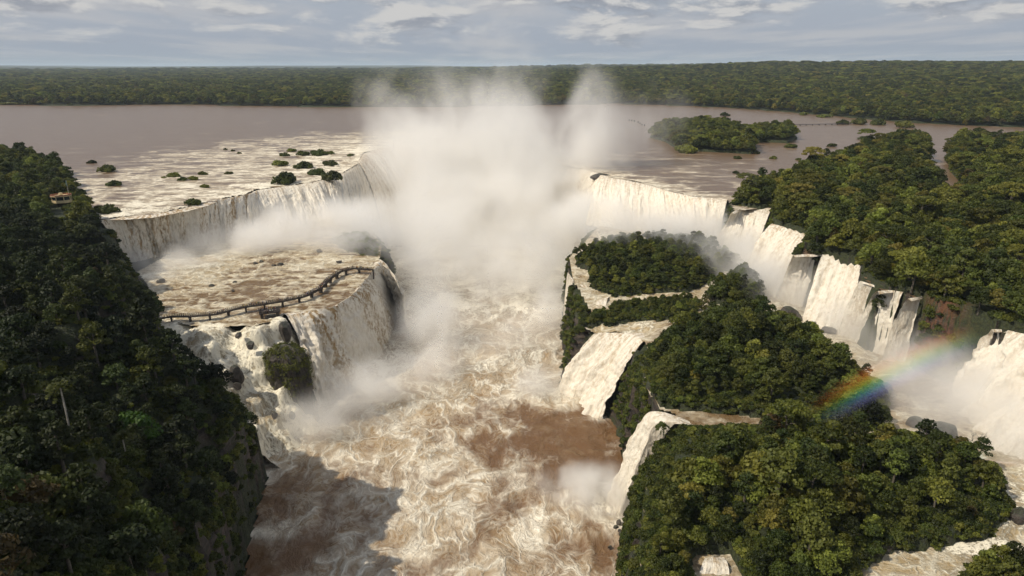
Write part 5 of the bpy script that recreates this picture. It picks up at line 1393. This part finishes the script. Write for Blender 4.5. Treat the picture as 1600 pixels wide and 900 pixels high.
vs_ = nb.new('ShaderNodeVolumeScatter', {'Color': cr.outputs[0], 'Density': dn, 'Anisotropy': -.35})
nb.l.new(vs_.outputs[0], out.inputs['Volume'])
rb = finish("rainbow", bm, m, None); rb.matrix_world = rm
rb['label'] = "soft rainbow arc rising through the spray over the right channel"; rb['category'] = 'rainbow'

# ---------------------------------------------------------------- haze: even thin air over the whole country
bm = bmesh.new(); bmesh.ops.create_cube(bm, size=1.0, matrix=Matrix.Translation((0, 20000, 195)) @ Matrix.Diagonal((130000, 140000, 520, 1)))
m, nb, out = material("thin_haze")
pv = nb.new('ShaderNodeVolumePrincipled', {'Color': (.72, .86, 1.0), 'Density': .000030})
pv.inputs['Density Attribute'].default_value = ''
nb.l.new(pv.outputs[0], out.inputs['Volume'])
hz = finish("haze", bm, m, None); hz['kind'] = 'stuff'

# ---------------------------------------------------------------- what tells the single trees apart: the landmark each stands nearest to
MARKS = {
 'hill': [(98, 325, "the lookout building"), (205, 632, "the bright yellow-green tree"), (124, 735, "the pale-trunked palm"), (245, 503, "the walkway's forest end"), (395, 672, "the cliff corner below the rapids"),
          (5, 890, "the photo's bottom left corner"), (5, 640, "the left edge's middle"), (340, 880, "the cliff edge at the bottom"), (372, 592, "the tall mossy boulder"), (160, 390, "the brown curtain's left end"),
          (160, 880, "the bottom edge of the slope"), (300, 770, "the shaded cliff top"), (90, 560, "the slope's dark middle"), (5, 460, "the left edge above the middle"), (250, 580, "the shaded rapids' edge")],
 'bank': [(98, 325, "the lookout building"), (90, 250, "the left forest's river tip"), (5, 330, "the photo's left edge")],
 'plateau': [(1180, 325, "the forest corner waterfall"), (1235, 358, "the dark-ledged wide waterfall"), (1262, 398, "the narrow grey veil's lip"), (1320, 402, "the two-lobed waterfall's lip"), (1358, 444, "the lacy waterfall's lip"),
             (1392, 454, "the arched brown lip"), (1432, 466, "the single narrow waterfall's lip"), (1490, 480, "the bare red cliff"), (1575, 517, "the massive right waterfall's lip"), (1592, 420, "the right edge below its middle"),
             (1592, 330, "the photo's right edge, middle"), (1460, 300, "the flooded inlet"), (1500, 400, "the middle of the right forest"), (1410, 330, "the forest behind the falls")],
 'near': [(1060, 665, "the creek waterfall's lip"), (1000, 780, "the creek waterfall's foot"), (990, 845, "the black boulder heap"), (1520, 700, "the bare leafless tree"), (1590, 808, "the right edge boulder"), (1120, 890, "the small bottom waterfall"),
          (1290, 668, "the rainbow's foot"), (1170, 668, "the brown creek's bend"), (1450, 700, "the largest channel boulder"), (1250, 885, "the bottom edge's foam"), (1430, 850, "the bottom right rapids"), (1200, 770, "the near island's middle"),
          (1340, 770, "the near island's crest right of middle"), (1080, 770, "the near island's left cliff")],
 'main': [(1010, 540, "the spreading cascade"), (1045, 642, "the creek waterfall's lip"), (1186, 495, "the tallest crest tree"), (1290, 655, "the rainbow's foot"), (1290, 520, "the two-lobed waterfall's foot"), (960, 640, "the middle island's left cliff"),
          (1385, 600, "the single narrow waterfall's foot"), (1150, 640, "the brown creek"), (1130, 570, "the middle island's centre"), (1250, 590, "the middle island's right half")],
 'mist': [(900, 410, "the small waterfall at the island tip"), (1010, 450, "the green terraces"), (1120, 400, "the mist's edge")],
 'terrace': [(930, 500, "the spreading cascade's head"), (1060, 490, "the short stepped waterfall")],
 'knoll': [(1150, 460, "the wooded knoll's top")], 'corner': [(1560, 890, "the bottom right corner")], 'bushy': [(1350, 665, "the dark tree under the rainbow")],
 'sandbar': [(1230, 660, "the creek's upper end")], 'isle': [(1100, 225, "the wooded river island")], '': [(0, 0, "")]}
PLACE = dict(hill="the dark left slope", bank="the left riverbank", plateau="the right plateau", near="the near right island", main="the middle right island", mist="the misty island",
             terrace="the green terraces", knoll="the misty knoll", corner="the bottom right grove", bushy="the right channel", sandbar="the creek bar", isle="the wooded river island")
ORD = ["nearest", "second nearest", "third nearest", "fourth nearest", "fifth nearest", "sixth nearest", "seventh nearest", "eighth nearest"]
rows = []
for o, t in TREE_OBJS:
    px, py, fw = project(t[0], t[1], t[2]+KINDS[t[3]]['hgt']*t[4]*.5)
    d_, w_ = min((math.hypot(px-a, py-b), w) for a, b, w in MARKS[t[6]])
    rows.append((t[3], t[6], w_, d_, o))
count = {}
for k, reg, w_, d_, o in sorted(rows, key=lambda r: (r[0], r[1], r[2], r[3])):
    i = count.get((k, reg, w_), 0); count[(k, reg, w_)] = i+1
    o['group'] = "large trees on "+PLACE[reg]
    if i < len(ORD): o['label'] = f"{SHORT[k]}, {ORD[i]} {w_}" if len(f"{SHORT[k]} on {PLACE[reg]}, {ORD[i]} {w_}".split()) > 16 else f"{SHORT[k]} on {PLACE[reg]}, {ORD[i]} {w_}"
    else: o['label'] = f"{SHORT[k]}, far from {w_}" if len(f"{SHORT[k]} on {PLACE[reg]}, far from {w_}".split()) > 16 else f"{SHORT[k]} on {PLACE[reg]}, far from {w_}"
